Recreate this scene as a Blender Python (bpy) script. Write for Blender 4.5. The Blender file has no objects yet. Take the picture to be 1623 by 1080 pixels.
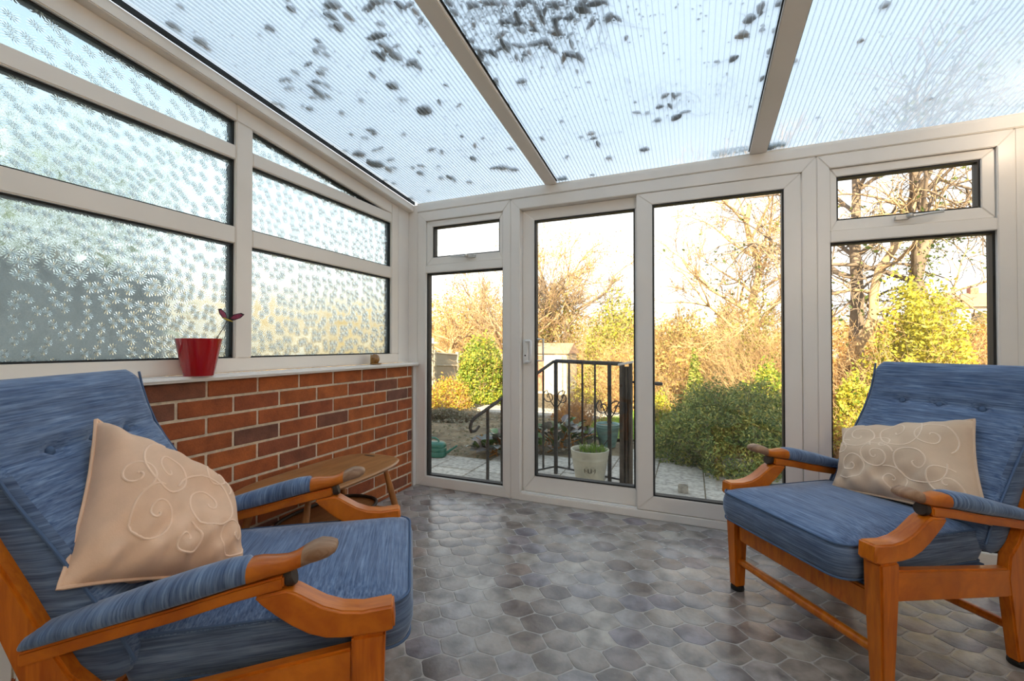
import bpy, bmesh, math, random
import numpy as np
from mathutils import Vector, Matrix, noise

random.seed(7); rng = np.random.default_rng(7)
S = bpy.context.scene
COL = S.collection
R = math.radians

# ------------------------------------------------------------------ camera
F_PX, YAW, PITCH, CAM_H = 686.0, 0.397, 0.0111, 0.991
cam_d = bpy.data.cameras.new('camera'); cam = bpy.data.objects.new('camera', cam_d); COL.objects.link(cam)
cam_d.sensor_fit = 'HORIZONTAL'; cam_d.sensor_width = 36.0; cam_d.lens = F_PX / 1623 * 36.0
cam_d.clip_start = 0.02; cam_d.clip_end = 500
cam.location = (0, 0, CAM_H); cam.rotation_euler = (R(90) + PITCH, 0, YAW)
S.camera = cam

# ------------------------------------------------------------------ world, sun, exposure
S.view_settings.view_transform = 'Standard'; S.view_settings.look = 'None'
S.view_settings.gamma = 1.0; S.view_settings.use_curve_mapping = False
S.view_settings.exposure = 0.72
S.cycles.use_denoising = True
S.cycles.max_bounces = 14; S.cycles.transparent_max_bounces = 24; S.cycles.transmission_bounces = 10
S.cycles.diffuse_bounces = 5; S.cycles.glossy_bounces = 4
S.cycles.sample_clamp_indirect = 6.0

w = bpy.data.worlds.new('sky'); S.world = w; w.use_nodes = True
nt = w.node_tree; nt.nodes.clear()
tc = nt.nodes.new('ShaderNodeTexCoord'); sp = nt.nodes.new('ShaderNodeSeparateXYZ')
cr = nt.nodes.new('ShaderNodeValToRGB'); bg = nt.nodes.new('ShaderNodeBackground'); wo = nt.nodes.new('ShaderNodeOutputWorld')
nt.links.new(tc.outputs['Generated'], sp.inputs[0]); nt.links.new(sp.outputs['Z'], cr.inputs[0])
nt.links.new(cr.outputs[0], bg.inputs[0]); nt.links.new(bg.outputs[0], wo.inputs[0])
e = cr.color_ramp.elements
e[0].position = 0.0; e[0].color = (1.62, 1.52, 1.40, 1)
e[1].position = 1.0; e[1].color = (0.52, 0.65, 0.79, 1)
m_ = e.new(0.22); m_.color = (1.40, 1.36, 1.30, 1)
m_ = e.new(0.45); m_.color = (0.66, 0.755, 0.85, 1)
bg.inputs[1].default_value = 1.0

sun_d = bpy.data.lights.new('sun', 'SUN'); sun = bpy.data.objects.new('sun', sun_d); COL.objects.link(sun)
sun_d.energy = 11.0; sun_d.color = (1.0, 0.84, 0.58); sun_d.angle = R(0.6)
SUN_DIR = Vector((-0.146, 0.99, -0.46)).normalized()
sun.rotation_euler = SUN_DIR.to_track_quat('-Z', 'Y').to_euler(); sun.location = (2, -10, 12)
for nm_, loc_, en_, rad_ in (('warm_fill', (1.20, -0.60, 1.90), 12.0, 0.10), ('corner_lamp', (1.385, 2.30, 1.93), 1.1, 0.03)):  # the one behind the camera is an added warm fill without a fitting
    ld_ = bpy.data.lights.new(nm_, 'POINT'); ld_.energy = en_; ld_.color = (1.0, 0.78, 0.55); ld_.shadow_soft_size = rad_
    lo_ = bpy.data.objects.new(nm_, ld_); lo_.location = loc_; COL.objects.link(lo_)

# ------------------------------------------------------------------ geometry helpers
def ray(px, py):
    X = (px - 811.5) / F_PX; Y = -(py - 540) / F_PX
    cp, sn = math.cos(PITCH), math.sin(PITCH)
    d = cp - sn * Y; u = sn + cp * Y
    c, s = math.cos(YAW), math.sin(YAW)
    return Vector((X * c - d * s, X * s + d * c, u))
def at(px, py, y):            # the point of the world plane y=const that the photograph shows at px,py
    r = ray(px, py); t = y / r.y
    return Vector((r.x * t, y, CAM_H + r.z * t))

def mesh_np(name, V, Fc, mats=None, rnd=None, smooth=False):
    me = bpy.data.meshes.new(name)
    V = np.asarray(V, dtype=np.float32).reshape(-1, 3); Fc = np.asarray(Fc, dtype=np.int32)
    k = Fc.shape[1]; n = len(Fc)
    me.vertices.add(len(V)); me.vertices.foreach_set('co', V.ravel())
    me.loops.add(n * k); me.loops.foreach_set('vertex_index', Fc.ravel())
    me.polygons.add(n); me.polygons.foreach_set('loop_start', np.arange(0, n * k, k, dtype=np.int32))
    me.update(calc_edges=True)
    if rnd is not None:
        a = me.attributes.new('rnd', 'FLOAT', 'FACE'); a.data.foreach_set('value', np.asarray(rnd, dtype=np.float32))
    for m in (mats or []): me.materials.append(m)
    if smooth: me.polygons.foreach_set('use_smooth', np.ones(n, dtype=bool))
    return me

def link(name, me, parent=None, loc=None):
    o = bpy.data.objects.new(name, me); COL.objects.link(o)
    if parent is not None: o.parent = parent
    if loc is not None: o.location = loc
    return o

def tag(o, label=None, cat=None, group=None, kind=None):
    if label: o['label'] = label
    if cat: o['category'] = cat
    if group: o['group'] = group
    if kind: o['kind'] = kind
    return o

def thing(name, label, cat, loc=(0, 0, 0), rotz=0, group=None):
    o = bpy.data.objects.new(name, None); COL.objects.link(o)
    o.empty_display_size = 0.05
    o.location = loc; o.rotation_euler = (0, 0, rotz)
    return tag(o, label, cat, group)

def ident(a, b, c): return (a, b, c)

class MB:
    def __init__(s): s.v = []; s.f = []; s.m = []
    def add(s, vs, fs, mi=0):
        o = len(s.v); s.v += [tuple(p) for p in vs]
        for f in fs: s.f.append(tuple(i + o for i in f)); s.m.append(mi)
        return s
    def box(s, x0, x1, y0, y1, z0, z1, mi=0, T=None):
        vs = [(x0,y0,z0),(x1,y0,z0),(x1,y1,z0),(x0,y1,z0),(x0,y0,z1),(x1,y0,z1),(x1,y1,z1),(x0,y1,z1)]
        if T: vs = [T(*p) for p in vs]
        return s.add(vs, [(0,3,2,1),(4,5,6,7),(0,1,5,4),(1,2,6,5),(2,3,7,6),(3,0,4,7)], mi)
    def prism(s, poly, c0, c1, T=ident, mi=0):      # poly of (a,b) extruded along the third axis
        n = len(poly)
        vs = [T(a, b, c0) for a, b in poly] + [T(a, b, c1) for a, b in poly]
        fs = [tuple(range(n))[::-1], tuple(range(n, 2 * n))]
        fs += [(i, (i + 1) % n, n + (i + 1) % n, n + i) for i in range(n)]
        return s.add(vs, fs, mi)
    def tube(s, path, r, n=8, mi=0, cap=True, flat=1.0):
        P = [Vector(p) for p in path]; k = len(P)
        rr = r if isinstance(r, (list, tuple)) else [r] * k
        t0 = (P[1] - P[0]).normalized(); up = Vector((0, 0, 1)) if abs(t0.z) < 0.9 else Vector((1, 0, 0))
        nrm = (up - t0 * up.dot(t0)).normalized()
        vs = []
        for i in range(k):
            t = (P[min(i + 1, k - 1)] - P[max(i - 1, 0)])
            t = t.normalized() if t.length > 1e-9 else t0
            nrm = (nrm - t * nrm.dot(t))
            nrm = nrm.normalized() if nrm.length > 1e-6 else t.orthogonal().normalized()
            b = t.cross(nrm)
            for j in range(n):
                a = 2 * math.pi * j / n
                vs.append(P[i] + nrm * (math.cos(a) * rr[i]) + b * (math.sin(a) * rr[i] * flat))
        fs = [(i*n+j, i*n+(j+1)%n, (i+1)*n+(j+1)%n, (i+1)*n+j) for i in range(k-1) for j in range(n)]
        if cap: fs += [tuple(range(n))[::-1], tuple(range((k-1)*n, k*n))]
        return s.add(vs, fs, mi)
    def lathe(s, prof, n=24, c=(0, 0, 0), mi=0, sx=1, sy=1):
        vs = [(c[0]+r*math.cos(2*math.pi*j/n)*sx, c[1]+r*math.sin(2*math.pi*j/n)*sy, c[2]+z) for r, z in prof for j in range(n)]
        k = len(prof)
        fs = [(i*n+j, i*n+(j+1)%n, (i+1)*n+(j+1)%n, (i+1)*n+j) for i in range(k-1) for j in range(n)]
        if prof[0][0] > 0: fs.append(tuple(range(n))[::-1])
        if prof[-1][0] > 0: fs.append(tuple(range((k-1)*n, k*n)))
        return s.add(vs, fs, mi)
    def loft(s, rings, mi=0, cap=True):
        n = len(rings[0]); k = len(rings); vs = [p for r in rings for p in r]
        fs = [(i*n+j, i*n+(j+1)%n, (i+1)*n+(j+1)%n, (i+1)*n+j) for i in range(k-1) for j in range(n)]
        if cap: fs += [tuple(range(n))[::-1], tuple(range((k-1)*n, k*n))]
        return s.add(vs, fs, mi)
    def build(s, name, mat, parent=None, smooth=False, bevel=0, seg=2, sub=0, loc=None, weld=False):
        me = bpy.data.meshes.new(name); me.from_pydata([tuple(p) for p in s.v], [], s.f)
        mats = mat if isinstance(mat, (list, tuple)) else [mat]
        for m in mats: me.materials.append(m)
        if len(mats) > 1: me.polygons.foreach_set('material_index', s.m)
        bm = bmesh.new(); bm.from_mesh(me)
        if weld: bmesh.ops.remove_doubles(bm, verts=bm.verts, dist=1e-5)
        bmesh.ops.recalc_face_normals(bm, faces=bm.faces)
        if bevel > 0:
            ed = [e for e in bm.edges if len(e.link_faces) == 2 and e.calc_face_angle(0) > 0.6]
            bmesh.ops.bevel(bm, geom=ed, offset=bevel, segments=seg, affect='EDGES', clamp_overlap=True)
        if smooth:
            for f in bm.faces: f.smooth = True
            for e in bm.edges:
                if len(e.link_faces) == 2 and e.calc_face_angle(0) > R(50): e.smooth = False
        bm.to_mesh(me); bm.free(); me.update()
        o = link(name, me, parent, loc)
        if sub:
            md = o.modifiers.new('sub', 'SUBSURF'); md.levels = sub; md.render_levels = sub
        return o

# ------------------------------------------------------------------ materials
def newmat(name):
    m = bpy.data.materials.new(name); m.use_nodes = True
    t = m.node_tree; t.nodes.clear()
    return m, t, t.nodes.new('ShaderNodeOutputMaterial')
def N(t, kind, **kw):
    n = t.nodes.new('ShaderNode' + kind)
    for k, v in kw.items():
        if k in n.inputs: n.inputs[k].default_value = v
        else: setattr(n, k, v)
    return n
def L(t, a, b): t.links.new(a, b)
def ramp(t, src, stops):
    c = N(t, 'ValToRGB'); L(t, src, c.inputs[0]); el = c.color_ramp.elements
    while len(el) < len(stops): el.new(0.5)
    for x, (p, col) in zip(el, stops): x.position = p; x.color = (*col, 1)
    return c.outputs[0]
def mixc(t, fac, a, b, mode='MIX'):
    n = N(t, 'Mix', data_type='RGBA', blend_type=mode)
    for inp, v in ((n.inputs[0], fac), (n.inputs[6], a), (n.inputs[7], b)):
        if hasattr(v, 'node'): L(t, v, inp)
        else: inp.default_value = (*v, 1) if isinstance(v, tuple) else v
    return n.outputs[2]
def coords(t, scale=(1, 1, 1), world=False):
    g = N(t, 'NewGeometry') if world else N(t, 'TexCoord')
    mp = N(t, 'Mapping'); L(t, g.outputs['Position' if world else 'Object'], mp.inputs[0])
    mp.inputs['Scale'].default_value = scale
    return mp.outputs[0]
def noise_(t, vec, scale, detail=4, rough=0.55, dist=0):
    n = N(t, 'TexNoise'); L(t, vec, n.inputs['Vector'])
    n.inputs['Scale'].default_value = scale; n.inputs['Detail'].default_value = detail
    n.inputs['Roughness'].default_value = rough; n.inputs['Distortion'].default_value = dist
    return n.outputs['Fac']
def bump(t, h, strength=0.3, dist=0.002):
    b = N(t, 'Bump'); b.inputs['Strength'].default_value = strength; b.inputs['Distance'].default_value = dist
    L(t, h, b.inputs['Height']); return b.outputs[0]
def pbr(name, col, rough=0.5, metal=0, spec=0.5, var=0.0, vscale=8, bmp=0, bscale=80, vec=(1,1,1), coat=0, objvar=0):
    m, t, o = newmat(name); p = N(t, 'BsdfPrincipled'); L(t, p.outputs[0], o.inputs[0])
    p.inputs['Roughness'].default_value = rough; p.inputs['Metallic'].default_value = metal
    p.inputs['Specular IOR Level'].default_value = spec; p.inputs['Coat Weight'].default_value = coat
    v = coords(t, vec)
    c = None
    if var > 0:
        f = noise_(t, v, vscale)
        c = ramp(t, f, [(0.3, tuple(x*(1-var) for x in col)), (0.7, tuple(min(1, x*(1+var)) for x in col))])
    if objvar > 0:
        oi = N(t, 'ObjectInfo'); mr = N(t, 'MapRange'); L(t, oi.outputs['Random'], mr.inputs[0])
        mr.inputs[3].default_value = 1 - objvar; mr.inputs[4].default_value = 1 + objvar
        hs = N(t, 'HueSaturation'); L(t, mr.outputs[0], hs.inputs['Value'])
        if c is not None: L(t, c, hs.inputs['Color'])
        else: hs.inputs['Color'].default_value = (*col, 1)
        c = hs.outputs[0]
    if c is not None: L(t, c, p.inputs['Base Color'])
    else: p.inputs['Base Color'].default_value = (*col, 1)
    if bmp > 0: L(t, bump(t, noise_(t, v, bscale), bmp), p.inputs['Normal'])
    return m

M = {}
M['upvc'] = pbr('white_upvc', (0.88, 0.80, 0.71), 0.32, var=0.03, vscale=3)
M['upvc2'] = pbr('white_upvc_door', (0.88, 0.83, 0.765), 0.32, var=0.03, vscale=3)
M['sill'] = pbr('sill_board', (0.86, 0.84, 0.81), 0.25)
M['gasket'] = pbr('black_rubber', (0.012, 0.012, 0.012), 0.6)
M['mortar'] = pbr('mortar', (0.66, 0.54, 0.40), 0.95, var=0.2, vscale=40, bmp=0.6, bscale=200)
M['silver'] = pbr('satin_metal', (0.62, 0.60, 0.57), 0.35, metal=0.6)
M['iron'] = pbr('black_iron', (0.045, 0.042, 0.038), 0.5, var=0.4, vscale=30)
M['render'] = pbr('painted_render', (0.72, 0.68, 0.62), 0.9, var=0.05)
M['roof_tile'] = pbr('roof_tile', (0.30, 0.13, 0.08), 0.9, var=0.3)

def mat_brick():
    m, t, o = newmat('red_brick'); p = N(t, 'BsdfPrincipled', Roughness=0.85); L(t, p.outputs[0], o.inputs[0])
    oi = N(t, 'ObjectInfo')
    base = ramp(t, oi.outputs['Random'], [(0.0, (0.34, 0.088, 0.026)), (0.35, (0.42, 0.118, 0.028)), (0.7, (0.33, 0.080, 0.026)), (0.85, (0.22, 0.078, 0.042)), (1.0, (0.18, 0.08, 0.055))])
    v = coords(t, (1, 1, 1), True)
    n1 = noise_(t, v, 14, 5); n2 = noise_(t, v, 160, 3)
    c = mixc(t, 0.75, base, ramp(t, n1, [(0.3, (0.55, 0.5, 0.5)), (0.7, (1.25, 1.2, 1.15))]), 'MULTIPLY')
    c = mixc(t, 0.4, c, ramp(t, n2, [(0.3, (0.7, 0.7, 0.7)), (0.65, (1.25, 1.25, 1.25))]), 'MULTIPLY')
    L(t, c, p.inputs['Base Color']); L(t, bump(t, n2, 0.5, 0.003), p.inputs['Normal'])
    return m
M['brick'] = mat_brick()

def mat_tile(stuff=False):
    m, t, o = newmat('vinyl_tile_far' if stuff else 'vinyl_tile'); p = N(t, 'BsdfPrincipled', Roughness=0.2); L(t, p.outputs[0], o.inputs[0])
    if stuff: src = N(t, 'Attribute', attribute_name='rnd').outputs['Fac']
    else: src = N(t, 'ObjectInfo').outputs['Random']
    base = ramp(t, src, [(0.0, (0.252, 0.219, 0.198)), (0.25, (0.336, 0.304, 0.276)), (0.45, (0.277, 0.263, 0.269)), (0.6, (0.193, 0.154, 0.138)), (0.75, (0.378, 0.348, 0.312)), (0.9, (0.218, 0.203, 0.237)), (1.0, (0.286, 0.227, 0.198))])
    v = coords(t, (1, 1, 1), True)
    n1 = noise_(t, v, 11, 3, 0.5, 0.4); n2 = noise_(t, v, 70, 5)
    c = mixc(t, 0.85, base, ramp(t, n1, [(0.33, (0.50, 0.46, 0.43)), (0.62, (1.25, 1.21, 1.15))]), 'MULTIPLY')
    c = mixc(t, 0.4, c, ramp(t, n2, [(0.3, (0.8, 0.8, 0.8)), (0.7, (1.15, 1.15, 1.15))]), 'MULTIPLY')
    L(t, c, p.inputs['Base Color'])
    big = noise_(t, v, 3.2, 1); ml = N(t, 'Math', operation='MULTIPLY_ADD'); L(t, big, ml.inputs[0]); ml.inputs[1].default_value = 3.0
    L(t, n2, ml.inputs[2])
    L(t, bump(t, ml.outputs[0], 0.22, 0.004), p.inputs['Normal'])
    L(t, ramp(t, n2, [(0.2, (0.14,)*3), (0.8, (0.30,)*3)]), p.inputs['Roughness'])
    return m
M['tile'] = mat_tile(); M['tile_far'] = mat_tile(True)
M['grout'] = pbr('vinyl_grout', (0.37, 0.34, 0.31), 0.3, var=0.15, vscale=30)

def mat_fabric(name='blue_chenille', ba=(0.045, 0.092, 0.20), bb=(0.18, 0.255, 0.40), sc=(230, 9, 230), sc2=(90, 5, 90)):
    m, t, o = newmat(name); p = N(t, 'BsdfPrincipled', Roughness=0.85); L(t, p.outputs[0], o.inputs[0])
    p.inputs['Sheen Weight'].default_value = 0.5; p.inputs['Sheen Roughness'].default_value = 0.4
    p.inputs['Sheen Tint'].default_value = (0.75, 0.85, 1, 1)
    v = coords(t, sc); n1 = noise_(t, v, 1.0, 3, 0.6)
    v2 = coords(t, sc2); n2 = noise_(t, v2, 1.0, 3, 0.6)
    v3 = coords(t); n3 = noise_(t, v3, 9, 3)
    c = ramp(t, n1, [(0.32, ba), (0.5, tuple((x+y)/2 for x, y in zip(ba, bb))), (0.68, bb)])
    c = mixc(t, 0.7, c, ramp(t, n2, [(0.35, (0.55, 0.57, 0.62)), (0.65, (1.3, 1.3, 1.25))]), 'MULTIPLY')
    c = mixc(t, 0.7, c, ramp(t, n3, [(0.35, (0.72, 0.74, 0.78)), (0.65, (1.2, 1.18, 1.15))]), 'MULTIPLY')
    L(t, c, p.inputs['Base Color']); L(t, bump(t, n1, 0.5, 0.0015), p.inputs['Normal'])
    return m
M['fabric'] = mat_fabric()
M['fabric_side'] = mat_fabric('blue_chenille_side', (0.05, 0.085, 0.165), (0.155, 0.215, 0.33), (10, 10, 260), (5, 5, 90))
M['fabric_pad'] = mat_fabric('blue_chenille_pad', (0.05, 0.092, 0.19), (0.19, 0.265, 0.40), (240, 9, 14), (90, 5, 8))
M['piping'] = pbr('blue_piping', (0.07, 0.12, 0.22), 0.8)
M['beige'] = pbr('beige_faux_suede', (0.78, 0.51, 0.34), 0.8, var=0.08, vscale=12, bmp=0.15, bscale=350)
M['beige2'] = pbr('beige_faux_suede_pale', (0.68, 0.50, 0.35), 0.8, var=0.07, vscale=12, bmp=0.15, bscale=350)
M['swirl'] = pbr('embossed_swirl', (0.84, 0.66, 0.50), 0.6)
M['swirl_w'] = pbr('embossed_swirl_warm', (0.88, 0.61, 0.43), 0.6)

def mat_wood(name, ca, cb, sc=(6, 60, 60), rough=0.3, coat=0.3):
    m, t, o = newmat(name); p = N(t, 'BsdfPrincipled', Roughness=rough); L(t, p.outputs[0], o.inputs[0])
    p.inputs['Coat Weight'].default_value = coat * .5; p.inputs['Coat Roughness'].default_value = 0.2; p.inputs['Specular IOR Level'].default_value = 0.35
    v = coords(t, sc); n1 = noise_(t, v, 1, 4, 0.6, 0.5); n2 = noise_(t, coords(t), 5, 2)
    c = ramp(t, n1, [(0.3, ca), (0.7, cb)])
    c = mixc(t, 0.6, c, ramp(t, n2, [(0.3, (0.7, 0.68, 0.65)), (0.7, (1.15, 1.15, 1.15))]), 'MULTIPLY')
    L(t, c, p.inputs['Base Color']); return m
M['teak'] = mat_wood('orange_teak', (0.48, 0.105, 0.004), (0.72, 0.205, 0.011), (12, 60, 12))
M['teak_v'] = mat_wood('orange_teak_leg', (0.46, 0.098, 0.004), (0.70, 0.190, 0.010), (70, 70, 6))
M['worn'] = mat_wood('worn_teak', (0.20, 0.09, 0.04), (0.46, 0.29, 0.18), (8, 60, 20), 0.45, 0)
M['elm'] = mat_wood('brown_elm', (0.30, 0.12, 0.035), (0.48, 0.23, 0.08), (40, 5, 40), 0.35)
M['elm_leg'] = mat_wood('brown_beech', (0.30, 0.11, 0.03), (0.46, 0.19, 0.055), (50, 50, 6), 0.35)
M['dark'] = pbr('end_grain_and_hole_dark', (0.035, 0.022, 0.015), 0.6)

def schlick(t, f0=0.04):          # view-angle reflectance that is the same from both sides of a thin sheet
    lw = N(t, 'LayerWeight'); lw.inputs['Blend'].default_value = 0.5
    pw = N(t, 'Math', operation='POWER'); L(t, lw.outputs['Facing'], pw.inputs[0]); pw.inputs[1].default_value = 5.0
    ma = N(t, 'Math', operation='MULTIPLY_ADD'); L(t, pw.outputs[0], ma.inputs[0]); ma.inputs[1].default_value = 1 - f0; ma.inputs[2].default_value = f0
    return ma.outputs[0]
def mat_clear():
    m, t, o = newmat('clear_glass'); tr = N(t, 'BsdfTransparent', Color=(0.975, 0.985, 0.98, 1)); g = N(t, 'BsdfGlossy', Roughness=0.0)
    f = schlick(t); mx = N(t, 'MixShader'); L(t, f, mx.inputs[0]); L(t, tr.outputs[0], mx.inputs[1]); L(t, g.outputs[0], mx.inputs[2])
    L(t, mx.outputs[0], o.inputs[0]); return m
M['glass'] = mat_clear()

def mat_daisy():
    m, t, o = newmat('daisy_patterned_glass')
    g = N(t, 'BsdfGlass', Roughness=0.05, IOR=1.42, Color=(0.80, 0.895, 0.93, 1))
    v0 = coords(t, (1, 1, 1), True); s0_ = N(t, 'SeparateXYZ'); L(t, v0, s0_.inputs[0]); c0_ = N(t, 'CombineXYZ'); L(t, s0_.outputs['Y'], c0_.inputs[0]); L(t, s0_.outputs['Z'], c0_.inputs[1]); v = c0_.outputs[0]
    def layer(off, scale):
        ad = N(t, 'VectorMath', operation='ADD'); L(t, v, ad.inputs[0]); ad.inputs[1].default_value = off
        vo = N(t, 'TexVoronoi', voronoi_dimensions='2D'); vo.inputs['Scale'].default_value = scale; vo.inputs['Randomness'].default_value = 0.8
        L(t, ad.outputs[0], vo.inputs['Vector'])
        sc = N(t, 'VectorMath', operation='SCALE'); L(t, ad.outputs[0], sc.inputs[0]); sc.inputs['Scale'].default_value = 1.0
        sb = N(t, 'VectorMath', operation='SUBTRACT'); L(t, sc.outputs[0], sb.inputs[0]); L(t, vo.outputs['Position'], sb.inputs[1])
        s = N(t, 'SeparateXYZ'); L(t, sb.outputs[0], s.inputs[0])
        at_ = N(t, 'Math', operation='ARCTAN2'); L(t, s.outputs['X'], at_.inputs[0]); L(t, s.outputs['Y'], at_.inputs[1])
        mu = N(t, 'Math', operation='MULTIPLY'); L(t, at_.outputs[0], mu.inputs[0]); mu.inputs[1].default_value = 13.0
        sn = N(t, 'Math', operation='SINE'); L(t, mu.outputs[0], sn.inputs[0])
        # radial length in the pane's plane
        cx = N(t, 'CombineXYZ'); L(t, s.outputs['X'], cx.inputs[0]); L(t, s.outputs['Y'], cx.inputs[1])
        ln = N(t, 'VectorMath', operation='LENGTH'); L(t, cx.outputs[0], ln.inputs[0])
        mr = N(t, 'MapRange'); L(t, ln.outputs['Value'], mr.inputs[0])
        mr.inputs[1].default_value = 0.0245; mr.inputs[2].default_value = 0.020; mr.inputs[3].default_value = 0; mr.inputs[4].default_value = 1
        m2 = N(t, 'MapRange'); L(t, ln.outputs['Value'], m2.inputs[0])
        m2.inputs[1].default_value = 0.001; m2.inputs[2].default_value = 0.006; m2.inputs[3].default_value = 0; m2.inputs[4].default_value = 1
        pr = N(t, 'Math', operation='MULTIPLY'); L(t, sn.outputs[0], pr.inputs[0]); L(t, mr.outputs[0], pr.inputs[1])
        p2 = N(t, 'Math', operation='MULTIPLY'); L(t, pr.outputs[0], p2.inputs[0]); L(t, m2.outputs[0], p2.inputs[1])
        return p2.outputs[0]
    a = layer((0, 0, 0), 23)
    nz = noise_(t, coords(t, (0, 1, 1), True), 90, 3)
    ma = N(t, 'Math', operation='MULTIPLY_ADD'); L(t, nz, ma.inputs[0]); ma.inputs[1].default_value = 0.7; L(t, a, ma.inputs[2])
    L(t, bump(t, ma.outputs[0], 1.0, 0.00045), g.inputs['Normal'])
    tl = N(t, 'BsdfTranslucent', Color=(0.9, 0.95, 0.97, 1)); mx = N(t, 'MixShader'); mx.inputs[0].default_value = 0.06
    L(t, g.outputs[0], mx.inputs[1]); L(t, tl.outputs[0], mx.inputs[2])
    L(t, mx.outputs[0], o.inputs[0]); return m
M['daisy'] = mat_daisy()

def mat_poly(name, mix, col, dirt=True):
    m, t, o = newmat(name); tr = N(t, 'BsdfTransparent', Color=(0.96, 0.98, 0.99, 1)); tl = N(t, 'BsdfTranslucent', Color=(*col, 1))
    mx = N(t, 'MixShader'); mx.inputs[0].default_value = mix
    L(t, tr.outputs[0], mx.inputs[1]); L(t, tl.outputs[0], mx.inputs[2])
    g = N(t, 'BsdfGlossy', Roughness=0.3); f = schlick(t, 0.02); m2 = N(t, 'MixShader')
    L(t, f, m2.inputs[0]); L(t, mx.outputs[0], m2.inputs[1]); L(t, g.outputs[0], m2.inputs[2])
    out = m2.outputs[0]
    if dirt:
        v = coords(t, (1, 0.5, 1), True); n = noise_(t, v, 70, 6, 0.65); n2 = noise_(t, coords(t, (1, 1, 1), True), 2.2, 2)
        mm = N(t, 'Math', operation='MULTIPLY'); L(t, n, mm.inputs[0]); L(t, n2, mm.inputs[1])
        fac = ramp(t, mm.outputs[0], [(0.33, (0, 0, 0)), (0.48, (0.16, 0.16, 0.16))])
        d = N(t, 'BsdfDiffuse', Color=(0.25, 0.24, 0.17, 1)); m3 = N(t, 'MixShader'); L(t, fac, m3.inputs[0]); L(t, out, m3.inputs[1]); L(t, d.outputs[0], m3.inputs[2])
        out = m3.outputs[0]
    L(t, out, o.inputs[0]); return m
M['poly_top'] = mat_poly('polycarbonate_upper_skin', 0.32, (0.95, 0.97, 1.0))
M['poly_low'] = mat_poly('polycarbonate_lower_skin', 0.08, (0.95, 0.97, 1.0), False)
M['poly_web'] = mat_poly('polycarbonate_web', 0.45, (0.92, 0.93, 0.93), False)

def mat_leaf(name, ca, cb, tlc=0.35, world_scale=1.5, rough=0.6):
    m, t, o = newmat(name)
    at_ = N(t, 'Attribute', attribute_name='rnd'); c = ramp(t, at_.outputs['Fac'], [(0.0, ca), (1.0, cb)])
    n = noise_(t, coords(t, (1,1,1), True), world_scale, 3)
    c = mixc(t, 0.6, c, ramp(t, n, [(0.3, (0.6, 0.6, 0.6)), (0.7, (1.25, 1.25, 1.25))]), 'MULTIPLY')
    d = N(t, 'BsdfPrincipled', Roughness=rough); d.inputs['Specular IOR Level'].default_value = 0.3
    tr = N(t, 'BsdfTranslucent'); L(t, c, d.inputs['Base Color']); L(t, c, tr.inputs['Color'])
    mx = N(t, 'MixShader'); mx.inputs[0].default_value = tlc; L(t, d.outputs[0], mx.inputs[1]); L(t, tr.outputs[0], mx.inputs[2])
    L(t, mx.outputs[0], o.inputs[0]); return m
M['lf_laurel'] = mat_leaf('laurel_leaf', (0.11, 0.19, 0.02), (0.34, 0.42, 0.07))
M['lf_yellow'] = mat_leaf('yellow_leaf', (0.38, 0.34, 0.03), (0.75, 0.66, 0.10))
M['lf_gold'] = mat_leaf('golden_brush', (0.40, 0.26, 0.08), (0.78, 0.54, 0.20))
M['lf_olive'] = mat_leaf('olive_ivy_leaf', (0.20, 0.22, 0.04), (0.50, 0.46, 0.12))
M['lf_dark'] = mat_leaf('dark_shrub_leaf', (0.08, 0.12, 0.035), (0.28, 0.34, 0.10), 0.2)
M['lf_tip'] = mat_leaf('shrub_tip_leaf', (0.26, 0.30, 0.07), (0.55, 0.48, 0.14), 0.2)
M['lf_rust'] = mat_leaf('rust_leaf', (0.45, 0.20, 0.05), (0.70, 0.40, 0.12))
M['lf_berg'] = mat_leaf('bergenia_leaf', (0.09, 0.15, 0.06), (0.34, 0.34, 0.32), 0.1, 6, 0.35)
M['lf_grey'] = mat_leaf('grey_green_leaf', (0.16, 0.16, 0.09), (0.38, 0.34, 0.26))
M['lf_grass'] = mat_leaf('grass_blade', (0.12, 0.25, 0.03), (0.35, 0.50, 0.08))
M['lf_ivy'] = mat_leaf('ivy_leaf', (0.06, 0.10, 0.02), (0.22, 0.24, 0.06))
M['bark'] = pbr('pale_bark', (0.40, 0.27, 0.15), 0.95, var=0.35, vscale=4, bmp=0.5, bscale=20)
M['bark_d'] = pbr('grey_bark', (0.21, 0.155, 0.11), 0.95, var=0.4, vscale=4, bmp=0.5, bscale=20)
M['twig'] = pbr('golden_twig', (0.52, 0.34, 0.17), 0.95, var=0.3, vscale=2)
M['twig_r'] = pbr('russet_twig', (0.44, 0.25, 0.14), 0.95, var=0.3, vscale=2)
M['soil'] = pbr('mossy_soil', (0.17, 0.13, 0.075), 0.95, var=0.55, vscale=5, bmp=0.8, bscale=30)
M['lawn'] = pbr('lawn', (0.22, 0.30, 0.05), 0.95, var=0.4, vscale=12, bmp=0.8, bscale=60)
M['slab'] = pbr('concrete_slab', (0.42, 0.385, 0.33), 0.95, var=0.35, vscale=28, bmp=0.4, bscale=120, objvar=0.12)
M['fence_w'] = pbr('weathered_fence', (0.42, 0.37, 0.29), 0.9, var=0.2, vscale=20, vec=(12, 12, 1))
M['roofleaf'] = pbr('dead_leaf', (0.10, 0.070, 0.038), 0.8, var=0.4, vscale=60, objvar=0.5)
M['roofleaf_y'] = pbr('dead_leaf_tan', (0.34, 0.19, 0.06), 0.8, var=0.3, vscale=60, objvar=0.3)
M['moss'] = pbr('moss', (0.10, 0.12, 0.03), 0.95, var=0.6, vscale=80)
exec_parts = True

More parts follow.
